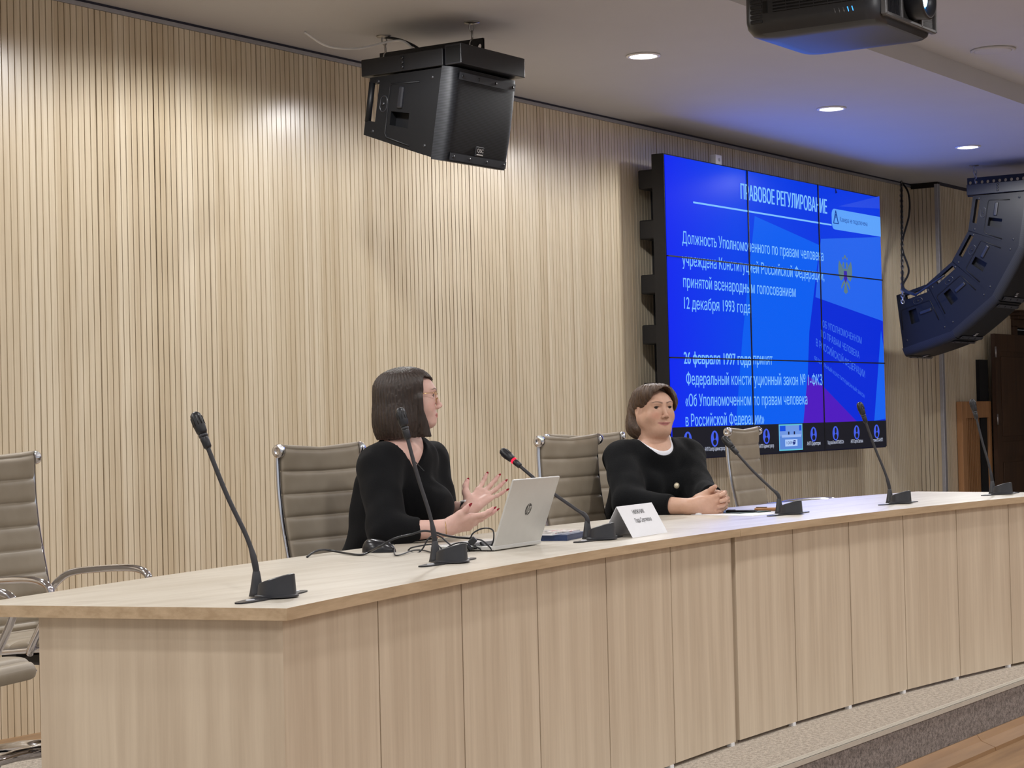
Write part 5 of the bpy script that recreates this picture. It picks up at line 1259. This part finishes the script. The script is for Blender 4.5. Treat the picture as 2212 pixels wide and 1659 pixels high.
def folds(F, amp, fr, seed, ctr, lo, hi):
    """soft cloth folds"""
    w_ = F._win(lo, hi, 0); X = F.ax[0][w_[0]][:, None, None]; Y = F.ax[1][w_[1]][None, :, None]; Z = F.ax[2][w_[2]][None, None, :]; rng = np.random.RandomState(seed); d = 0
    for i in range(7):
        v = rng.normal(size=3); v /= np.linalg.norm(v); v[2] *= 0.75; p = rng.rand()*6.28; f = fr*(0.6 + rng.rand()*0.9)
        d = d + np.sin((X*v[0] + Y*v[1] + Z*v[2])*f + p + 0.8*np.sin((X*v[2] + Z*v[0])*f*0.55 + p*2))
    F.phi[w_] += (amp/2.6*d).astype(np.float32)
MAT['eye_white'] = plain('eye_white', srgb(214, 208, 204), 0.2, var=0.02); MAT['iris'] = plain('brown_iris', srgb(48, 34, 28), 0.15)
MAT['lash'] = plain('dark_lash', srgb(34, 26, 24), 0.6); MAT['nail_red'] = plain('dark_red_nail', srgb(142, 22, 40), 0.2); MAT['gold'] = plain('gold_wire', srgb(206, 172, 112), 0.2, 1.0)
MAT['glass'] = NT('spectacle_glass').set(color=(1, 1, 1, 1), rough=0.02, trans=1.0, alpha=0.25)

# ================================================================== the woman with glasses
D1 = 6.90
def w1(x, y, w_=0.0): return np.array(at_d(x, y, D1 + w_))
az = AZ - math.atan2(886 - 1106, F_PX); U1 = np.array([math.sin(az), -math.cos(az), 0]); W1_ = np.array([math.cos(az), math.sin(az), 0]); UP = np.array([0, 0, 1.0])
base1 = np.array([5.60, 4.22, 0.0])
wa = thing('person', 'woman with a dark bob, glasses and black sweater in profile, gesturing behind the laptop', 'person', tuple(base1), 0, 'seated women')
yaw, pit = math.radians(4), math.radians(2)
fw = nrm(U1*math.cos(yaw) + W1_*math.sin(yaw)); lf = nrm(np.cross(UP, fw)); fwp = nrm(fw*math.cos(pit) + UP*math.sin(pit)); upp = np.cross(lf, fwp)*-1.0
upp = nrm(np.cross(lf, fwp)); upp = upp if upp[2] > 0 else -upp
H1 = Frame(w1(886, 858, 0), [lf, fwp, upp], 0.95)
TN = nrm(U1*0.78 - W1_*0.62); TL = nrm(np.cross(UP, TN))                     # torso: facing, and to her left
TB = np.array([TL, TN, UP]).T
SH_N, SH_F = w1(820, 1008, -0.13), w1(926, 996, 0.15)
EL_N, WR_N = w1(836, 1150, -0.30), w1(966, 1140, -0.28)
EL_F, WR_F = w1(932, 1112, 0.19), w1(1016, 1097, -0.02)
PEL = np.array([5.60, 4.27, 0.60])
def torso1(F, g, k):
    F.ell(w1(868, 1045, 0.01), (0.155 + g, 0.105 + g, 0.16 + g), k, TB); F.ell(w1(862, 1135, 0.02), (0.15 + g, 0.125 + g, 0.15 + g), k, TB)
    F.cone(SH_N, w1(868, 985, 0.0), 0.056 + g, 0.062 + g, k); F.cone(SH_F, w1(868, 985, 0.0), 0.056 + g, 0.062 + g, k)
    F.ell(w1(932, 1094, -0.07), (0.073 + g, 0.070 + g, 0.074 + g), k, TB); F.ell(w1(944, 1092, 0.07), (0.068 + g, 0.060 + g, 0.072 + g), k, TB)
    F.ell(PEL, (0.185 + g, 0.15 + g, 0.13 + g), k*1.5, TB)
lo1, hi1 = (5.05, 3.45, 0.02), (6.05, 4.55, 1.45)
hz = [WR_N, w1(1085, 1110, -0.25), w1(1105, 1040, -0.06), WR_F]
zx = (min(p[0] for p in hz) - 0.03, max(p[0] for p in hz) + 0.03); zy = (min(p[1] for p in hz) - 0.03, max(p[1] for p in hz) + 0.03); zz = (min(p[2] for p in hz) - 0.05, max(p[2] for p in hz) + 0.05)
hd_ = lambda i: (H1.O[i] - 0.13, H1.O[i] + 0.13)
F = Field(lo1, hi1, 0.008, ([zx + (0.0022,), hd_(0) + (0.0022,)], [zy + (0.0022,), hd_(1) + (0.0022,)], [zz + (0.0022,), (H1.O[2] - 0.13, H1.O[2] + 0.13, 0.0022)]))
torso1(F, -0.010, 0.05)
F.cone(w1(869, 972, 0.0), H1.p(0, -0.022, -0.075), 0.056, 0.050, 0.03); F.ell(w1(880, 985, -0.03), (0.10, 0.045, 0.045), 0.05, TB)
head(F, H1)
for (a, b, r1, r2) in ((SH_N, EL_N, 0.050, 0.042), (EL_N, WR_N, 0.042, 0.0255), (SH_F, EL_F, 0.050, 0.042), (EL_F, WR_F, 0.040, 0.0245)): F.cone(a, b, r1, r2, 0.03)
tipsN = hand(F, WR_N, U1*0.97 + UP*0.20 + W1_*0.10, UP*0.72 + W1_*0.66 - U1*0.1, True, 0.96, [(4, -8, 20, 16), (0, 4, 14, 10), (-3, 16, 22, 16), (-8, 24, 26, 18)],
             [(0.020, 0.008, 0.020), (0.050, 0.012, 0.040), (0.074, 0.016, 0.054), (0.086, 0.020, 0.066)])
tipsF = hand(F, WR_F, U1*0.60 + UP*0.52 + W1_*0.52, -W1_*0.72 + UP*0.66, False, 0.96, [(16, -8, 12, 8), (1, -4, 12, 8), (-12, 0, 14, 8), (-28, 4, 14, 10)],
             [(0.018, 0.008, 0.020), (0.038, 0.016, 0.050), (0.058, 0.022, 0.066), (0.078, 0.026, 0.074)])
LEGS1 = []
for s in (-1, 1):
    hp = PEL + np.array([s*0.10, -0.05, -0.02]); kn = np.array([5.60 + s*0.13, 3.86, 0.52]); an = np.array([5.60 + s*0.13, 3.80, 0.09]); LEGS1.append((hp, kn, an))
    F.cone(hp, kn, 0.085, 0.058, 0.04); F.cone(kn, an, 0.055, 0.040, 0.02); F.cone(an + np.array([0, 0.02, -0.03]), an + np.array([0, -0.15, -0.055]), 0.034, 0.026, 0.02)
V, Q = F.mesh(); SK1 = srgb(216, 178, 166)
T = head_tint(V, H1, SK1, srgb(188, 108, 104), srgb(92, 66, 54), srgb(222, 160, 152), srgb(70, 48, 42))
for tp in tipsN + tipsF:
    a = np.clip(1 - np.linalg.norm(V - tp[0], axis=1)/0.03, 0, 1)[:, None]*0.5; T = T*(1 - a) + np.array(srgb(214, 152, 150)[:3])*a
MAT['skin1'] = skin_mat('fair_skin'); np_mesh('body', V, Q, MAT['skin1'], wa, base1, T)
eyes(H1, wa, base1, MAT['iris']); nails(tipsN, wa, base1, MAT['nail_red']); nails(tipsF, wa, base1, MAT['nail_red'], 0.005)
# sweater: loose three-quarter sleeves and a V neck
F = Field(lo1, hi1, 0.0055)
torso1(F, 0.006, 0.05)
sleeve(F, (SH_N, EL_N, WR_N), (0.074, 0.064, 0.060, 0.037), 0.58, 0.04)
sleeve(F, (SH_F, EL_F, WR_F), (0.064, 0.058, 0.054, 0.050), 0.30, 0.04)
F.cone(w1(806, 1050, 0.0), w1(800, 1190, 0.02), 0.062, 0.085, 0.06); F.cone(w1(930, 1010, 0.12), w1(948, 1052, 0.10), 0.05, 0.045, 0.04)
F.ell(w1(880, 985, -0.03), (0.112, 0.056, 0.056), 0.05, TB)
folds(F, 0.0026, 60, 3, None, lo1, hi1)
def vcut(F, tl, tr, bt, k, depth):
    """V neck: the wedge between two planes that run along the torso's facing direction"""
    X, Y, Z = F.grid(); n1 = nrm(np.cross(bt - tl, TN)); n2 = nrm(np.cross(tr - bt, TN))
    c = (tl + tr)/2 + UP*0.02
    if float((c - bt) @ n1) < 0: n1 = -n1
    if float((c - bt) @ n2) < 0: n2 = -n2
    f1 = -((X - bt[0])*n1[0] + (Y - bt[1])*n1[1] + (Z - bt[2])*n1[2]); f2 = -((X - bt[0])*n2[0] + (Y - bt[1])*n2[1] + (Z - bt[2])*n2[2])
    f3 = -((X - depth[0])*TN[0] + (Y - depth[1])*TN[1] + (Z - depth[2])*TN[2])
    r = np.maximum(np.maximum(f1, f2), f3); F.phi = np.maximum(F.phi, -r).astype(np.float32)
vcut(F, w1(824, 949, -0.11), w1(903, 952, 0.0), w1(926, 1019, -0.125), 0.01, w1(866, 985, 0.07))
F.cone(w1(869, 950, 0.0), w1(880, 890, 0.0), 0.056, 0.065, 0.012, 'sub')
V, Q = F.mesh(); MAT['sweater'] = cloth('black_knit', srgb(10, 11, 14), sheen=0.03); np_mesh('sweater', V, Q, MAT['sweater'], wa, base1)
F = Field((5.3, 3.6, 0.02), (5.95, 4.5, 0.8), 0.012)
F.ell(PEL, (0.195, 0.165, 0.135), 0.04, TB)
for hp, kn, an in LEGS1: F.cone(hp, kn, 0.098, 0.072, 0.05); F.cone(kn, an, 0.068, 0.055, 0.03)
V, Q = F.mesh(); MAT['trousers'] = cloth('black_trousers', srgb(20, 20, 24)); np_mesh('trousers', V, Q, MAT['trousers'], wa, base1)
# hair: straight chin-length bob
F = Field(H1.O - 0.2, H1.O + 0.18, 0.0028); hk_ = Frame(H1.O, [lf, fwp, upp], 1.0)
def hE(F, Hh, c, r, k=0.02, mode='add'): F.ell(Hh.p(*c), r, k, Hh.B, mode)
hE(F, hk_, (0, -0.030, 0.030), (0.088, 0.098, 0.074)); hE(F, hk_, (0, -0.040, -0.040), (0.093, 0.090, 0.085), 0.04); hE(F, hk_, (0, -0.035, -0.100), (0.096, 0.098, 0.090), 0.04)
hE(F, hk_, (0, 0.006, 0.034), (0.083, 0.080, 0.066), 0.02); hE(F, hk_, (0.03, 0.034, 0.044), (0.050, 0.030, 0.032), 0.02)
for s_ in (-1, 1): F.cone(hk_.p(s_*0.076, 0.026, -0.01), hk_.p(s_*0.072, 0.044, -0.135), 0.016, 0.017, 0.02)
X, Y, Z = F.grid(); L = [(X - H1.O[0])*hk_.B[0][i] + (Y - H1.O[1])*hk_.B[1][i] + (Z - H1.O[2])*hk_.B[2][i] for i in range(3)]
ang = np.arctan2(L[0], L[1] + 0.035); F.phi += (0.0011*np.sin(ang*46 + 2.5*np.sin(L[2]*16)) + 0.0008*np.sin(ang*91 + 3*np.sin(L[2]*22 + 1)) + 0.0006*np.sin(ang*150)).astype(np.float32)
yf = np.interp(L[2], [-0.16, -0.136, -0.09, -0.046, 0.0, 0.02, 0.045, 0.066, 0.078], [0.062, 0.060, 0.051, 0.038, 0.038, 0.042, 0.042, 0.046, 0.060]) + 0.0*L[0]
cut = np.maximum(yf - L[1], L[2] - (0.060 - 0.25*np.clip(L[0], -0.03, 0.08) - 0.15*np.clip(L[1] - 0.05, 0, 0.05))); F.phi = np.maximum(F.phi, -cut).astype(np.float32)
bot = -0.139 - 0.035*(L[1]*-0.25) + 0.0015*np.sin(ang*30); F.phi = np.maximum(F.phi, bot - L[2]).astype(np.float32)
hE(F, hk_, (0, 0.03, -0.125), (0.060, 0.085, 0.055), 0.012, 'sub')
V, Q = F.mesh(); MAT['hair1'] = hair_mat('dark_brown_hair', srgb(30, 24, 22), srgb(66, 52, 44), None); np_mesh('hair', V, Q, MAT['hair1'], wa, base1)
# glasses
gl = bpy.data.objects.new('glasses', None); COL.objects.link(gl); gl.parent = wa; gl.empty_display_size = 0.05
S = Matrix.Translation(-Vector(base1))
mb = MB(); mb.x = S
for s in (-1, 1):
    c = (s*0.033, 0.094, -0.003); mb.tube([tuple(H1.p(c[0] + 0.026*math.cos(2*PI*i/28), c[1] - 0.006*abs(0.026*math.cos(2*PI*i/28)*s + 0.0)/0.026*(1 if math.cos(2*PI*i/28)*s > 0 else 0), c[2] + 0.024*math.sin(2*PI*i/28))) for i in range(28)], 0.0011, 6, closed=True)
    mb.tube(bez([tuple(H1.p(s*0.058, 0.088, 0.008)), tuple(H1.p(s*0.070, 0.075, 0.010)), tuple(H1.p(s*0.078, 0.03, 0.010)), tuple(H1.p(s*0.080, -0.01, 0.006))], 6), 0.0011, 6)
    mb.tube([tuple(H1.p(s*0.010, 0.100, -0.008)), tuple(H1.p(s*0.012, 0.094, -0.012))], 0.0022, 6)
mb.tube(bez([tuple(H1.p(-0.010, 0.096, 0.004)), tuple(H1.p(0, 0.101, 0.007)), tuple(H1.p(0.010, 0.096, 0.004))], 6), 0.0011, 6); mb.build('frame', MAT['gold'], gl)
for s in (-1, 1):
    mb = MB(); mb.x = S; c = (s*0.033, 0.094, -0.003); mb.add([tuple(H1.p(c[0] + 0.0255*math.cos(2*PI*i/28), c[1], c[2] + 0.0235*math.sin(2*PI*i/28))) for i in range(28)], [tuple(range(28))]); mb.build('lens', MAT['glass'], gl)
def torus(mb, c, ax, R_, r, n=32, m=8, sq=1.0):
    ax = nrm(ax); u = nrm(np.cross(ax, [0.3, 0.2, 0.9])); v = np.cross(ax, u); mb.tube([tuple(c + (u*math.cos(2*PI*i/n) + v*math.sin(2*PI*i/n))*R_) for i in range(n)], r, m, closed=True)
mb = MB(); mb.x = S; torus(mb, WR_N + (WR_N - EL_N)*-0.03, WR_N - EL_N, 0.0300, 0.0011); mb.build('bracelet', MAT['gold'], wa)
wt = bpy.data.objects.new('wristwatch', None); COL.objects.link(wt); wt.parent = wa
mb = MB(); mb.x = S; ax_ = nrm(WR_F - EL_F); c0 = WR_F - ax_*0.012
for q in (-0.006, -0.002, 0.002, 0.006): torus(mb, c0 + ax_*q, ax_, 0.0285, 0.0028)
mb.build('strap', MAT['black'], wt)
mb = MB(); tn = nrm(UP*0.8 - U1*0.3 - ax_*float((UP*0.8 - U1*0.3) @ ax_)); sd = np.cross(ax_, tn); c1 = c0 + tn*0.0285
mb.x = S @ Matrix(((ax_[0], sd[0], tn[0], c1[0]), (ax_[1], sd[1], tn[1], c1[1]), (ax_[2], sd[2], tn[2], c1[2]), (0, 0, 0, 1))); mb.box((-0.015, -0.015, -0.004), (0.015, 0.015, 0.004), 0.003); mb.build('watch_case', MAT['white'], wt)
mb = MB(); mb.x = S; mb.tube(bez([tuple(w1(834, 946, -0.055)), tuple(w1(852, 958, -0.068)), tuple(w1(876, 976, -0.085)), tuple(w1(905, 1006, -0.112)), tuple(w1(916, 1018, -0.118))], 8), 0.0018, 6); mb.build('necklace', MAT['black'], wa)

# ================================================================== the woman in the jacket
D2 = 8.50
def w2(x, y, w_=0.0): return np.array(at_d(x, y, D2 + w_))
az = AZ - math.atan2(1415 - 1106, F_PX); U2 = np.array([math.sin(az), -math.cos(az), 0]); W2_ = np.array([math.cos(az), math.sin(az), 0])
base2 = np.array([7.50, 4.28, 0.0])
wb = thing('person', 'smiling woman with short brown hair and black jacket, hands clasped on the desk', 'person', tuple(base2), 0, 'seated women')
yaw, pit = math.radians(29), math.radians(3)
fw = nrm(U2*math.sin(yaw) - W2_*math.cos(yaw)); lf = nrm(np.cross(UP, fw)); fwp = nrm(fw*math.cos(pit) + UP*math.sin(pit)); upp = nrm(np.cross(lf, fwp)); upp = upp if upp[2] > 0 else -upp
H2 = Frame(w2(1413, 883.5, 0), [lf, fwp, upp], 0.955)
TN = nrm(U2*0.55 - W2_*0.83); TL = nrm(np.cross(UP, TN)); TB = np.array([TL, TN, UP]).T
C2 = w2(1413, 985, 0.04)
SH_N, SH_F = w2(1345, 992, -0.06), w2(1482, 986, 0.12)
EL_N, WR_N = w2(1362, 1090, -0.32), w2(1500, 1094, -0.46)
EL_F, WR_F = w2(1512, 1062, -0.12), w2(1553, 1079, -0.38)
PEL = np.array([7.52, 4.36, 0.60])
def torso2(F, g, k):
    F.ell(w2(1415, 1035, 0.04), (0.165 + g, 0.125 + g, 0.155 + g), k, TB); F.ell(w2(1412, 1095, 0.05), (0.165 + g, 0.15 + g, 0.15 + g), k, TB)
    F.cone(SH_N, w2(1413, 970, 0.03), 0.060 + g, 0.058 + g, k); F.cone(SH_F, w2(1413, 970, 0.03), 0.060 + g, 0.058 + g, k)
    for s in (-1, 1): F.ell(w2(1428, 1055, -0.06) + TL*s*0.075, (0.080 + g, 0.075 + g, 0.075 + g), k, TB)
    F.ell(PEL, (0.195 + g, 0.17 + g, 0.14 + g), k*1.5, TB)
lo2, hi2 = (6.85, 3.50, 0.02), (7.95, 4.62, 1.45)
hz = [WR_N, w2(1590, 1050, -0.36), w2(1590, 1110, -0.50), WR_F]
zx = (min(p[0] for p in hz) - 0.03, max(p[0] for p in hz) + 0.03); zy = (min(p[1] for p in hz) - 0.03, max(p[1] for p in hz) + 0.03); zz = (min(p[2] for p in hz) - 0.02, max(p[2] for p in hz) + 0.02)
F = Field(lo2, hi2, 0.008, ([zx + (0.0022,), (H2.O[0] - 0.13, H2.O[0] + 0.13, 0.0022)], [zy + (0.0022,), (H2.O[1] - 0.13, H2.O[1] + 0.13, 0.0022)], [zz + (0.0022,), (H2.O[2] - 0.13, H2.O[2] + 0.13, 0.0022)]))
torso2(F, -0.012, 0.05)
F.cone(w2(1412, 968, 0.02), H2.p(0, -0.020, -0.075), 0.064, 0.060, 0.03); F.ell(w2(1422, 985, -0.03), (0.10, 0.05, 0.045), 0.05, TB)
head(F, H2, 1.0)
for (a, b, r1, r2) in ((SH_N, EL_N, 0.056, 0.046), (EL_N, WR_N, 0.046, 0.030), (SH_F, EL_F, 0.056, 0.046), (EL_F, WR_F, 0.044, 0.028)): F.cone(a, b, r1, r2, 0.03)
tR = hand(F, WR_N, U2*0.96 + W2_*0.10 + UP*0.06, W2_*0.96 - UP*0.12, True, 1.10, [(6, 32, 62, 20), (1, 36, 64, 22), (-4, 40, 66, 24), (-9, 44, 66, 26)],
          [(0.020, 0.012, 0.018), (0.050, 0.026, 0.028), (0.074, 0.042, 0.032), (0.090, 0.052, 0.034)], 0.003)
oL = WR_N + U2*0.004 + W2_*0.058 + UP*0.009
tL = hand(F, oL, U2*0.96 - W2_*0.10 + UP*0.10, -W2_*0.96 - UP*0.12, False, 1.10, [(6, 42, 60, 26), (1, 44, 62, 28), (-4, 46, 64, 28), (-9, 48, 64, 28)],
          [(0.020, 0.004, 0.018), (0.048, 0.008, 0.034), (0.070, 0.018, 0.048), (0.084, 0.028, 0.058)], 0.003)
F.cone(WR_F, oL + U2*0.03, 0.030, 0.026, 0.02)
LEGS2 = []
for s in (-1, 1):
    hp = PEL + np.array([s*0.10, -0.05, -0.02]); kn = np.array([7.45 + s*0.13, 3.92, 0.53]); an = np.array([7.45 + s*0.13, 3.86, 0.09]); LEGS2.append((hp, kn, an))
    F.cone(hp, kn, 0.09, 0.062, 0.04); F.cone(kn, an, 0.058, 0.042, 0.02); F.cone(an + np.array([0, 0.02, -0.03]), an + np.array([0, -0.15, -0.055]), 0.034, 0.026, 0.02)
V, Q = F.mesh(); SK2 = srgb(204, 164, 142)
T = head_tint(V, H2, SK2, srgb(160, 88, 92), srgb(88, 66, 54), srgb(206, 140, 120), srgb(58, 42, 38), 1.0)
np_mesh('body', V, Q, skin_mat('warm_skin'), wb, base2, T)
eyes(H2, wb, base2, MAT['iris'])
def neck_cut(F, c, r, k): F.ell(c, r, k, TB, 'sub')
# white tee under the jacket
F = Field(C2 - np.array([0.26, 0.26, 0.22]), C2 + np.array([0.26, 0.26, 0.14]), 0.0045)
torso2(F, -0.006, 0.05); F.ell(w2(1422, 985, -0.03), (0.106, 0.056, 0.051), 0.05, TB); F.cone(w2(1412, 968, 0.02), w2(1413, 945, 0.01), 0.070, 0.066, 0.03)
neck_cut(F, w2(1421, 944, -0.035), (0.066, 0.13, 0.062), 0.006)
V, Q = F.mesh(); np_mesh('t_shirt', V, Q, plain('white_jersey', srgb(234, 236, 244), 0.85, var=0.02, scale=200), wb, base2)
# collarless tweed jacket
F = Field(lo2, hi2, 0.0055)
torso2(F, 0.008, 0.05)
sleeve(F, (SH_N, EL_N, WR_N), (0.076, 0.070, 0.066, 0.046), 0.66, 0.045)
sleeve(F, (SH_F, EL_F, WR_F), (0.074, 0.062, 0.060, 0.046), 0.60, 0.045)
F.cone(w2(1362, 1040, 0.02), w2(1352, 1110, 0.03), 0.075, 0.09, 0.05)
F.ell(w2(1422, 985, -0.03), (0.118, 0.070, 0.064), 0.05, TB)
folds(F, 0.0024, 55, 11, None, lo2, hi2)
neck_cut(F, w2(1423, 944, -0.05), (0.074, 0.16, 0.080), 0.008); F.cone(w2(1412, 945, 0.02), w2(1414, 890, 0.02), 0.068, 0.075, 0.012, 'sub')
V, Q = F.mesh(); MAT['jacket'] = cloth('black_tweed', srgb(10, 12, 15), 230, 0.9, 0.95, 0.04); jk = np_mesh('jacket', V, Q, MAT['jacket'], wb, base2)
# brooch on the jacket front: find the cloth surface along the line of sight
r_ = ray(1461, 1044); P_ = (V - CAM); tt = P_ @ r_/(r_ @ r_); ds = np.linalg.norm(P_ - tt[:, None]*r_, axis=1); bp = V[ds < 0.012]; bp = bp[np.argmin((bp - CAM) @ C_F)]
mb = MB(); R = Vector(TN).to_track_quat('Z', 'Y').to_matrix().to_4x4(); mb.x = Matrix.Translation(-Vector(base2)) @ Matrix.Translation(Vector(bp)) @ R
mb.lathe([(0.0, 0.009), (0.007, 0.008), (0.012, 0.004), (0.0135, -0.002), (0.012, -0.004)], 24); mb.build('brooch', plain('gold_brooch', srgb(232, 222, 194), 0.3, 0.25), jk)
F = Field((7.15, 3.65, 0.02), (7.9, 4.62, 0.8), 0.012)
F.ell(PEL, (0.205, 0.18, 0.145), 0.04, TB)
for hp, kn, an in LEGS2: F.cone(hp, kn, 0.10, 0.074, 0.05); F.cone(kn, an, 0.07, 0.055, 0.03)
V, Q = F.mesh(); np_mesh('trousers', V, Q, MAT['trousers'], wb, base2)
# short brown hair, parted at the side and tucked behind the ear
F = Field(H2.O - 0.19, H2.O + 0.18, 0.0028); hk2 = Frame(H2.O, [lf, fwp, upp], 1.0)
hE(F, hk2, (0, -0.022, 0.032), (0.088, 0.100, 0.078)); hE(F, hk2, (0, -0.062, -0.030), (0.094, 0.064, 0.085), 0.03); hE(F, hk2, (-0.03, -0.060, -0.075), (0.070, 0.050, 0.052), 0.03); hE(F, hk2, (0.03, -0.055, -0.075), (0.066, 0.050, 0.050), 0.03)
hE(F, hk2, (0.060, 0.030, 0.030), (0.026, 0.050, 0.055), 0.02); hE(F, hk2, (-0.052, 0.022, 0.060), (0.032, 0.055, 0.040), 0.02)
hE(F, hk2, (0.0, 0.045, 0.078), (0.055, 0.045, 0.026), 0.02)
X, Y, Z = F.grid(); L = [(X - H2.O[0])*hk2.B[0][i] + (Y - H2.O[1])*hk2.B[1][i] + (Z - H2.O[2])*hk2.B[2][i] for i in range(3)]
ang = np.arctan2(L[0] - 0.02, L[1] + 0.02); el = np.arctan2(L[2] - 0.0, np.sqrt(L[0]**2 + (L[1] + 0.02)**2))
F.phi += (0.0016*np.sin(ang*26 + 5*np.sin(el*2.2)) + 0.0012*np.sin(ang*55 + 4*np.sin(el*3.1 + 1)) + 0.0008*np.sin(ang*97)).astype(np.float32)
# forehead and face opening: wide below, closing to a side parting above
hw = np.interp(L[2], [-0.15, -0.05, 0.0, 0.03, 0.06, 0.082, 0.092], [0.09, 0.078, 0.066, 0.060, 0.048, 0.022, 0.0])
ctr = np.interp(L[2], [-0.1, 0.02, 0.06, 0.09], [0.0, 0.0, 0.006, 0.016])
face = np.maximum(np.abs(L[0] - ctr) - hw, 0.028 - L[1]); face = np.maximum(face, L[2] - 0.088); F.phi = np.maximum(F.phi, -face).astype(np.float32)
hE(F, hk2, (-0.090, 0.024, -0.044), (0.036, 0.056, 0.056), 0.014, 'sub'); hE(F, hk2, (0.09, 0.03, -0.06), (0.03, 0.045, 0.055), 0.010, 'sub')
hE(F, hk2, (0, 0.03, -0.125), (0.062, 0.080, 0.055), 0.012, 'sub')
V, Q = F.mesh(); np_mesh('hair', V, Q, hair_mat('brown_hair', srgb(48, 36, 28), srgb(104, 82, 66), None, (60, 60, 16)), wb, base2)
S = Matrix.Translation(-Vector(base2))
for tp in (tR[2],):
    mb = MB(); mb.x = S; torus(mb, tp[0] - tp[1]*0.034, tp[1], 0.0088, 0.0013); mb.build('ring', MAT['gold'], wb)
mb = MB(); mb.x = S; mb.lathe([(0.0, -0.005), (0.0035, -0.003), (0.0042, 0.0), (0.0035, 0.003), (0.0, 0.005)], 16, o=tuple(H2.p(-0.078, 0.002, -0.047))); mb.build('earring', MAT['steel'], wb)
